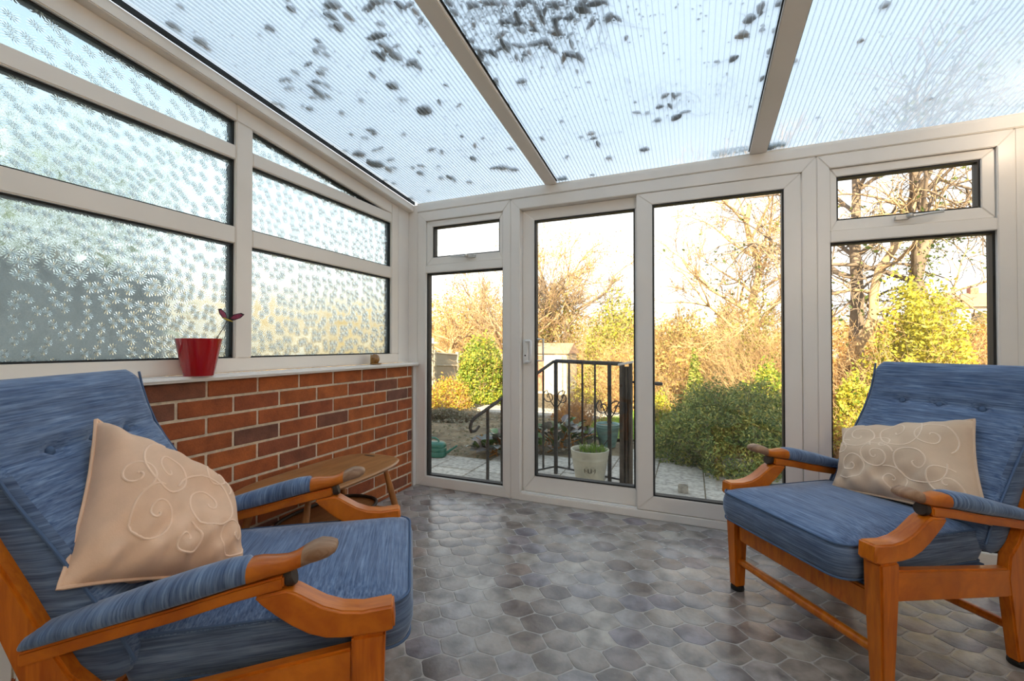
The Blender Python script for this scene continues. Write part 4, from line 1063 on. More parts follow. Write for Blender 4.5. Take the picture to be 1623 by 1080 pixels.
bl = thing('concrete_block', 'small grey concrete block on the patio outside the right-hand door leaf', 'block', (-.075, 3.47, -.099))
b = MB(); b.box(-.035, .035, -.035, .035, 0, .06); b.build('block', M['slab'], bl, bevel=.003); b = MB(); b.box(-.03, .03, -.03, .03, .0605, .066); b.build('top_face', M['slab'], bl)

# ---- bergenia clumps with separate big leaves
def big_leaf(sz):
    rows = []
    for i in range(7):
        f = i / 6; w_ = sz * .42 * math.sin(math.pi * min(1, .12 + f * .88)) ** .7 if i < 6 else .002
        x = sz * f; z = .18 * sz * math.sin(f * 2.2) - .12 * sz * f * f
        rows.append([(x, -w_, z + w_ * .25), (x, -w_ * .5, z + .02*sz), (x, 0, z - .01 * sz), (x, w_ * .5, z + .02*sz), (x, w_, z + w_ * .25)])
    vs = [p for r_ in rows for p in r_]; fs = [(i*5+j, i*5+j+1, (i+1)*5+j+1, (i+1)*5+j) for i in range(6) for j in range(4)]
    return vs, fs
def mat_bigleaf():
    m, t, o = newmat('bergenia_big_leaf'); p = N(t, 'BsdfPrincipled', Roughness=0.32); L(t, p.outputs[0], o.inputs[0])
    oi = N(t, 'ObjectInfo'); c = ramp(t, oi.outputs['Random'], [(0, (.05, .10, .03)), (.3, (.10, .17, .05)), (.45, (.22, .24, .22)), (.7, (.13, .105, .10)), (.85, (.30, .30, .28)), (1, (.16, .09, .06))])
    L(t, mixc(t, .5, c, ramp(t, noise_(t, coords(t), 25, 4), [(.3, (.5, .5, .5)), (.7, (1.3, 1.3, 1.3))]), 'MULTIPLY'), p.inputs['Base Color']); return m
M['bigleaf'] = mat_bigleaf()
vs, fs = big_leaf(.115); bme = bpy.data.meshes.new('leaf'); bme.from_pydata(vs, [], fs); bme.materials.append(M['bigleaf']); bme.polygons.foreach_set('use_smooth', [True] * len(fs))
def bergenia(label, x, y, hx, hy, h, n, seed):
    rnd = random.Random(seed); t = thing('bergenia', label, 'plant', (x, y, -.105))
    for k in range(n):
        a = rnd.random() * 6.28; r_ = math.sqrt(rnd.random()); z = h * (.15 + .8 * (1 - r_ * .8) * rnd.random())
        o = bpy.data.objects.new('leaf', bme); COL.objects.link(o); o.parent = t
        o.location = (hx * r_ * math.cos(a), hy * r_ * math.sin(a), z); s = rnd.uniform(.65, 1.15); o.scale = (s, s, s)
        o.rotation_euler = (rnd.gauss(0, .35), rnd.uniform(-.9, .25), a + rnd.gauss(0, .6))
    segs = [(np.array([hx*.5*rnd.gauss(0,.6), hy*.5*rnd.gauss(0,.6), 0]), np.array([hx*.7*rnd.gauss(0,.6), hy*.7*rnd.gauss(0,.6), h*.6]), .006, .004) for _ in range(24)]
    segs_obj('stems', segs, M['lf_rust'], t, 4)
bergenia('clump of large-leaved bergenia beside the foot of the falling handrail', -1.78, 4.0, .30, .24, .30, 110, 3)
bergenia('clump of large-leaved bergenia behind the railing scrolls', -1.33, 4.55, .34, .45, .34, 130, 5)

# ---- lawn, kerb stones
lw = MB(); q = []
for i in range(13):
    for j in range(13): x = -1.6 + 2.6 * i / 12; y = 5.2 + 7 * j / 12; q.append((x, y, GZ(x, y) + .035))
lw.add(q, [(i*13+j, (i+1)*13+j, (i+1)*13+j+1, i*13+j+1) for i in range(12) for j in range(12)]); lo = lw.build('lawn', M['lawn'], smooth=True); struct(lo)
ks = MB(); ks.box(0, 1, 0, 1, 0, 1)
pth = MB(); pth.box(-3.9, -1.6, 7.7, 8.0, GZ(0, 7.8) - .05, GZ(0, 7.7) + .05); path_ = struct(pth.build('path', M['slab'], bevel=.01))
for i in range(5):
    b = MB(); b.box(-4.4 + i * .62, -3.80 + i * .62, 8.5, 9.0, GZ(0, 9) - .02, GZ(0, 8.5) + .06 + .01 * (i % 2)); b.build('stone', M['slab'], path_, bevel=.01)

# ---- fence on the left
fn = thing('fence', 'weathered close-board garden fence panel with concrete posts at the left', 'fence', (0, 0, 0))
fa, fb = at(688, 557, 11.0), at(725, 560, 12.6); za, zb_ = GZ(0, 11.0), GZ(0, 12.6)
for p, zz in ((fa, za), (fb, zb_)):
    b = MB(); b.box(p.x - .055, p.x + .055, p.y - .05, p.y + .05, zz - .1, p.z + .04); b.build('post', M['fence_w'], fn, bevel=.008)
dv = fb - fa; 
ns_ = 14
for k in range(ns_):
    f0, f1 = (k + .05) / ns_, (k + .93) / ns_; p0, p1 = fa + dv * f0, fa + dv * f1; z0_ = za + (zb_ - za) * f0 + .05
    b = MB(); b.add([(p0.x, p0.y, z0_), (p1.x, p1.y, z0_), (p1.x, p1.y + .02, z0_), (p0.x, p0.y + .02, z0_), (p0.x, p0.y, p0.z - .03), (p1.x, p1.y, p1.z - .03), (p1.x, p1.y + .02, p1.z - .03), (p0.x, p0.y + .02, p0.z - .03)],
        [(0,3,2,1),(4,5,6,7),(0,1,5,4),(1,2,6,5),(2,3,7,6),(3,0,4,7)]); b.build('slat', M['fence_w'], fn)
for h_ in (-.05, -.42, -.88, -1.35):
    b = MB(); b.tube([fa + Vector((0, -.03, h_)), fb + Vector((0, -.03, h_))], .035, 4); b.build('rail', M['fence_w'], fn)
wpost = thing('bird_table', 'thin white post with a small cross-shaped platform above the fence', 'post', (*at(686, 547, 10.5).xy, GZ(0, 10.5)))
b = MB(); b.box(-.02, .02, -.02, .02, 0, 1.66); b.build('post', M['fence_w'], wpost)
b = MB(); b.box(-.14, .16, -.06, .06, 1.66, 1.70); b.box(-.03, .03, -.03, .03, 1.70, 1.82); b.build('platform', M['render'], wpost)

# ---- shed and houses
sh_ = at(875, 590, 17); zg = GZ(0, 17)
shd = thing('shed', 'low garden shed with pinkish felt roof behind the railing', 'shed', (sh_.x, 17, zg))
M['felt'] = pbr('roof_felt', (0.42, 0.26, 0.19), 0.9, var=.15, vscale=6); M['shedw'] = pbr('shed_wall', (0.62, 0.56, 0.42), 0.9, var=.2); M['plum'] = pbr('brick_far', (0.40, 0.17, 0.11), .9, var=.3)
hz = at(875, 560, 17).z - zg; ht = at(875, 544, 17.8).z - zg
b = MB(); b.box(-.95, .62, 0, 1.6, 0, hz); b.build('wall', M['shedw'], shd)
b = MB(); b.prism([(-.12, hz - .02), (1.72, hz - .02), (.8, ht)], -1.05, .72, lambda a, bb_, c: (c, a, bb_)); b.build('roof', M['felt'], shd)
b = MB(); b.box(-.80, -.35, -.02, .0, .1, hz - .1); b.build('door', M['plum'], shd)
b = MB(); b.box(.10, .48, -.25, -.05, 0, hz * .92); b.build('water_butt_stand', M['render'], shd)
def house(label, px, Y, hw, dep, zeave, zridge, wall, roofm, wins, rotz=0, hip=.5):
    g_ = at(px, 547, Y); zb0 = GZ(0, Y) - 1; t = thing('house', label, 'house', (g_.x, Y, 0), rotz)
    b = MB(); b.box(-hw, hw, -dep, dep, zb0, zeave); b.build('wall', wall, t)
    b = MB(); o_ = .4; hx_ = hw * hip
    b.add([(-hw-o_, -dep-o_, zeave), (hw+o_, -dep-o_, zeave), (hw+o_, dep+o_, zeave), (-hw-o_, dep+o_, zeave), (-hx_, 0, zridge), (hx_, 0, zridge)], [(0,1,5,4), (1,2,5), (2,3,4,5), (3,0,4), (0,3,2,1)]); b.build('roof', roofm, t)
    b = MB(); b.box(-hx_ + .4, -hx_ + .95, -.3, .3, zridge - .5, zridge + .45); b.build('chimney', M['plum'], t)
    for wx, wz, ww, wh in wins:
        b = MB(); frame4(b, wx, wx + ww, wz, wz + wh, .09, .09, .09, .09, -dep - .06, -dep, lambda a, bb_, c: (a, c, bb_)); f_ = b.build('window', M['upvc2'], t)
        b = MB(); b.box(wx + .09, wx + ww - .09, -dep - .03, -dep, wz + .09, wz + wh - .09); b.build('pane', M['gasket'], f_)
    return t
M['tanroof'] = pbr('tan_roof', (0.50, 0.28, 0.17), 0.9, var=.15, vscale=1); M['white'] = pbr('white_wall', (0.78, 0.74, 0.68), .9)
za_ = at(1555, 490, 50).z; zr_ = at(1555, 468, 50).z
house('white house with tan tiled roof far off behind the yellow conifer', 1568, 50, 3.4, 3, za_, zr_ + .2, M['white'], M['tanroof'], [(-2.6, za_ - 1.5, 1.0, 1.1), (-1.3, za_ - 1.5, 1.3, 1.1), (.6, za_ - 1.5, 1.3, 1.1), (-2.4, za_ - 4.0, 1.5, 1.3)])
house('brown-roofed house far off to the left of the white house', 1527, 58, 3.6, 3, at(1530, 488, 58).z, at(1530, 473, 58).z, M['plum'], M['tanroof'], [(-1.0, at(1530, 488, 58).z - 1.6, 1.2, 1.1)])
house('tiny grey-roofed house far off beyond the brush in the right door leaf', 1155, 60, 1.2, 1.5, at(1155, 497, 60).z, at(1155, 486, 60).z, M['plum'], pbr('slate', (.25, .2, .2), .9), [(-.5, at(1155, 497, 60).z - 1.4, .9, .9)])

# ---- shrubs
bush('shrub', 'broad dark green evergreen shrub beside the patio outside the right-hand door leaf', 1152, 606, 720, 4.75, 250, M['lf_dark'], 36000, .036, 11, leafmat2=M['lf_tip'], frac2=.36, aspect=.38, lump=.34, depth=.85, twigs=120, twigmat=M['bark_d'], shape=1.3)
bush('shrub', 'glossy green laurel to the right of the fence', 764, 532, 622, 11.0, 78, M['lf_laurel'], 9000, .085, 12, leafmat2=M['lf_yellow'], frac2=.35, lump=.4, twigs=30)
bush('shrub', 'low orange-yellow shrub in front of the fence', 712, 597, 640, 8.6, 62, M['lf_yellow'], 3500, .055, 13, leafmat2=M['lf_rust'], frac2=.5, twigs=60)
bush('shrub', 'low grey-green lavender-like mound near the left fixed light', 706, 648, 690, 6.0, 60, M['lf_grey'], 4200, .035, 14, twigs=160, twigmat=M['lf_grey'])
bush('shrub', 'small dry tuft of grey stems beside the stone edging', 735, 655, 690, 6.3, 40, M['lf_grey'], 1200, .03, 15, twigs=120, twigmat=M['twig'])
bush('shrub', 'bare thorny rose bush behind the balusters', 925, 590, 690, 5.6, 90, M['lf_rust'], 260, .03, 16, twigs=120, twigmat=M['twig_r'], upright=.3)
bush('shrub', 'low russet heather-like mound to the left of the glazed planter', 905, 640, 690, 7.0, 60, M['lf_rust'], 1800, .04, 17, twigs=80, twigmat=M['twig_r'])
bush('shrub', 'small dark upright conifer in front of the golden brush', 1102, 560, 620, 9.5, 36, M['lf_olive'], 2600, .06, 18, leafmat2=M['lf_laurel'], frac2=.5, shape=.7, twigs=20)
bush('shrub', 'yellow-green ground-cover clump at the left edge of the right door leaf', 1045, 622, 665, 7.6, 40, M['lf_yellow'], 1600, .05, 19, leafmat2=M['lf_laurel'], twigs=30)
bush('shrub', 'leafy green ivy patch at the foot of the tall stems', 1215, 575, 620, 8.2, 80, M['lf_laurel'], 3500, .06, 20, leafmat2=M['lf_yellow'], twigs=30)
bush('shrub', 'thicket of tall thin bare tan stems behind the dark shrub', 1205, 468, 620, 9.6, 120, M['lf_olive'], 2600, .06, 21, twigs=420, twigmat=M['twig'], upright=.85, shape=.9)
bush('shrub', 'golden tangled brush across the middle of the right door leaf', 1085, 505, 625, 12.5, 150, M['lf_gold'], 7500, .09, 22, leafmat2=M['lf_olive'], frac2=.2, twigs=330, twigmat=M['twig'])
bush('shrub', 'yellow-green ivy mound seen between the sliding door stiles', 975, 470, 600, 15, 130, M['lf_olive'], 9000, .11, 23, leafmat2=M['lf_yellow'], frac2=.4, twigs=200, twigmat=M['twig'])
bush('shrub', 'yellow-green ivy thicket above the shed roof', 885, 455, 560, 20, 110, M['lf_olive'], 8000, .13, 24, leafmat2=M['lf_gold'], frac2=.45, twigs=160, twigmat=M['twig'])
bush('shrub', 'pale golden twiggy brush in front of the ivy mound', 985, 540, 640, 11, 70, M['lf_gold'], 3000, .06, 25, twigs=260, twigmat=M['twig'], upright=.5)
bush('shrub', 'tall golden scrub at the back of the garden behind the laurel', 770, 455, 560, 26, 110, M['lf_gold'], 8000, .15, 26, twigs=160, twigmat=M['twig'])
bush('shrub', 'bright golden tree crown above the fence', 728, 447, 545, 27, 95, M['lf_gold'], 7000, .16, 27, twigs=200, twigmat=M['twig'], lump=.6)
bush('shrub', 'yellow-leaved conifer mound behind the right-hand armchair', 1452, 452, 640, 7.6, 175, M['lf_yellow'], 15000, .060, 28, leafmat2=M['lf_olive'], frac2=.3, shape=.75, lump=.45, twigs=120)
bush('shrub', 'bright yellow bush at the lower left of the right-hand window', 1352, 590, 660, 6.2, 70, M['lf_yellow'], 4200, .045, 29, leafmat2=M['lf_laurel'], frac2=.2, twigs=60)
bush('shrub', 'low rusty-orange bush at the foot of the right-hand window', 1330, 668, 720, 4.6, 60, M['lf_rust'], 2400, .03, 30, leafmat2=M['lf_yellow'], frac2=.4, twigs=90, twigmat=M['twig_r'])
bush('shrub', 'tangle of pale arching bare stems at the foot of the forked tree', 1338, 515, 640, 8.8, 80, M['lf_rust'], 1200, .05, 31, twigs=260, twigmat=M['twig'])
bush('shrub', 'russet bramble bank below the white house', 1560, 505, 600, 17, 190, M['lf_rust'], 7000, .10, 32, leafmat2=M['lf_olive'], frac2=.25, twigs=260, twigmat=M['twig_r'])
bush('shrub', 'green olive scrub patch under the white house', 1545, 500, 540, 24, 90, M['lf_olive'], 3000, .12, 33, twigs=60)
bush('shrub', 'dense green ivy screen at the right edge of the garden', 1700, 430, 620, 9, 190, M['lf_olive'], 5000, .10, 34, twigs=60)
for k, (px, pyt, w_, Y, mt, lb) in enumerate([(600, 470, 200, 34, 'lf_gold', 'far golden hedge line at the left end of the garden'), (690, 478, 150, 42, 'lf_olive', 'far olive tree line behind the fence'), (850, 480, 190, 44, 'lf_gold', 'far golden tree line behind the big oak'),
        (1010, 490, 220, 40, 'lf_gold', 'far tawny tree line seen through the sliding door'), (1130, 492, 200, 46, 'lf_olive', 'far tree line around the tiny grey-roofed house'), (1290, 498, 200, 40, 'lf_gold', 'far golden tree line behind the forked trunk'),
        (1420, 500, 200, 44, 'lf_rust', 'far russet tree line behind the yellow conifer'), (1620, 508, 260, 44, 'lf_olive', 'far tree line at the right of the white house')]):
    bush('hedge', lb, px, pyt, 545, Y, w_, M[mt], 6000, .30, 50 + k, cat='hedge', depth=3, twigs=50, twigmat=M['twig'], lump=.5)

# ---- trees
tree('tree', 'tall golden-barked oak with ivy on its trunk left of the sliding door handle', 872, 318, 21, .55, .30, 101, M['bark'], levels=4, limbs=9, first=2.9, spread=.65, crown=(.45, 1), ivy=900, leafmat=M['lf_gold'], leafn=1800, leafsize=.10, minr=.010, twigr=M['twig'])
tree('tree', 'smaller dark-limbed bare tree right of the big oak', 897, 375, 19, .45, .16, 102, M['bark_d'], levels=4, limbs=6, first=2.2, spread=.55, crown=(.6, 1), minr=.010, ivy=200, ivymat=M['lf_olive'])
tree('tree', 'pale-trunked leaning tree above the fence', 714, 455, 20, .5, .22, 103, M['twig'], levels=4, limbs=6, first=1.8, crown=(.5, 1), minr=.012, lean=(.03, 0))
tree('tree', 'bare spreading tree at the right edge of the left fixed light', 800, 415, 17, .5, .2, 104, M['bark'], levels=4, limbs=7, first=2.4, crown=(.4, 1), minr=.008, leafmat=M['lf_gold'], leafn=500, leafsize=.09)
tree('tree', 'bare ash tree with an ivy-wrapped trunk in the right door leaf', 1208, 292, 10.5, .92, .115, 105, M['twig'], levels=4, limbs=13, first=1.5, spread=.6, up=.05, crown=(.3, 1), minr=.0045, lean=(-.04, 0), ivy=500, curl=.13)
tree('tree', 'slender bare sapling left of the ash tree', 1178, 420, 11.5, .9, .05, 106, M['twig'], levels=3, limbs=8, first=1.0, crown=(.4, 1), minr=.006)
tree('tree', 'thin bare tree with golden twigs in the golden brush', 1108, 462, 16, .6, .1, 107, M['twig'], levels=4, limbs=7, first=1.2, crown=(.3, 1), minr=.009)
tree('tree', 'tall grey straight-trunked tree in the right-hand window', 1358, 262, 9.5, .98, .145, 108, M['bark_d'], levels=3, limbs=9, first=1.9, wob=.003, spread=.7, up=-.02, crown=(.55, 1), minr=.005, curl=.2)
tree('tree', 'leaning forked tree crossing the grey trunk in the right-hand window', 1305, 290, 8.8, .95, .10, 109, M['bark'], levels=3, limbs=7, first=1.5, spread=.7, up=.0, crown=(.55, 1), minr=.005, lean=(.30, 0), curl=.2)
tree('tree', 'ivy-clad old tree with long level boughs above the yellow conifer', 1462, 262, 9.0, .98, .15, 110, M['bark_d'], levels=3, limbs=9, first=2.0, spread=.7, up=-.05, crown=(.5, 1), minr=.006, ivy=1500, curl=.2, leafmat=M['lf_ivy'], leafn=1300, leafsize=.07)


# ---- boundary to the left, seen only through the patterned glass
M['fence_g'] = pbr('grey_fence', (0.22, 0.22, 0.21), 0.9, var=0.25, vscale=6)
bf_ = thing('fence', 'grey timber boundary fence seen blurred through the patterned glass', 'fence', (-3.6, -.6, -.12))
for k in range(16):
    b = MB(); b.box(-.012, .012, k * .16 + .004, k * .16 + .156, 0, 1.62 + .01 * (k % 2)); b.build('slat', M['fence_g'], bf_)
for k in range(2):
    b = MB(); b.box(-.07, -.014, k * 1.8 + .1, k * 1.8 + .2, 0, 1.72); b.build('post', M['fence_w'], bf_)
M['fence_d'] = pbr('dark_grey_fence', (0.20, 0.20, 0.19), 0.9, var=0.25, vscale=6)
nb = thing('house', 'neighbouring grey-rendered wall seen blurred through the patterned glass', 'house', (-7.2, -3.0, -.2))
M['greywall'] = pbr('grey_wall', (0.40, 0.42, 0.42), .9, var=.1)
b = MB(); b.box(-4, 0, -6, 4.0, 0, 2.75); b.build('wall', M['greywall'], nb)
b = MB(); b.prism([(-4.3, 2.75), (.3, 2.75), (-2, 4.3)], -6.2, 4.2, lambda a, bb_, c: (a, c, bb_)); b.build('roof', M['felt'], nb)
b = MB(); frame4(b, 1.0, 2.2, 1.0, 2.1, .08, .08, .08, .08, 0, .05, lambda a, bb_, c: (c, a, bb_)); f_ = b.build('window', M['upvc2'], nb)
b = MB(); b.box(.0, .02, 1.08, 2.12, 1.08, 2.02); b.build('pane', M['gasket'], f_)
def hedge_at(label, x, y, hx, hy, h, n, mat, seed, size=.07):
    rnd = np.random.default_rng(seed); t = thing('hedge', label, 'hedge', (x, y, -.12))
    P = np.stack([rnd.uniform(-hx, hx, n), rnd.uniform(-hy, hy, n), h * rnd.random(n) ** .7 * (1 + .1 * np.sin(np.arange(n)))], 1)
    up_leaves('foliage', P, size, mat, t)['kind'] = 'stuff'
hedge_at('tall evergreen hedge rising behind the boundary fence', -4.7, 1.0, .7, 1.5, 2.7, 9000, M['lf_dark'], 71)
hedge_at('sunlit golden bushes over the left boundary, seen blurred through the patterned glass', -9.5, 7.5, 3.0, 2.0, 2.3, 9000, M['lf_gold'], 72, .10)

# ---- leaf litter on the ground
P = []
for _ in range(9000):
    x = random.uniform(-5.5, 2.5); y = 3.7 + 7 * random.random() ** 1.3
    if y < 4.95 and not (x < -1.9 or (x < -1.0 and y > 4.15)): continue
    P.append((x, y, GZ(x, y) + .02 + .03 * random.random()))
lt = up_leaves('leaf_litter', P, .045, M['lf_grey'], None, flat=.7); tag(lt, 'grey-brown leaf litter and moss scattered over the bare garden soil', 'litter', kind='stuff')
P = [(random.uniform(-1.5, .9), random.uniform(5.2, 11.5), 0) for _ in range(14000)]; P = [(x, y, GZ(x, y) + .04 + .03 * random.random()) for x, y, _ in P]
lg = up_leaves('grass', P, .06, M['lf_grass'], None, aspect=.12); tag(lg, 'short bright green grass of the lawn beyond the patio', 'grass', kind='stuff')

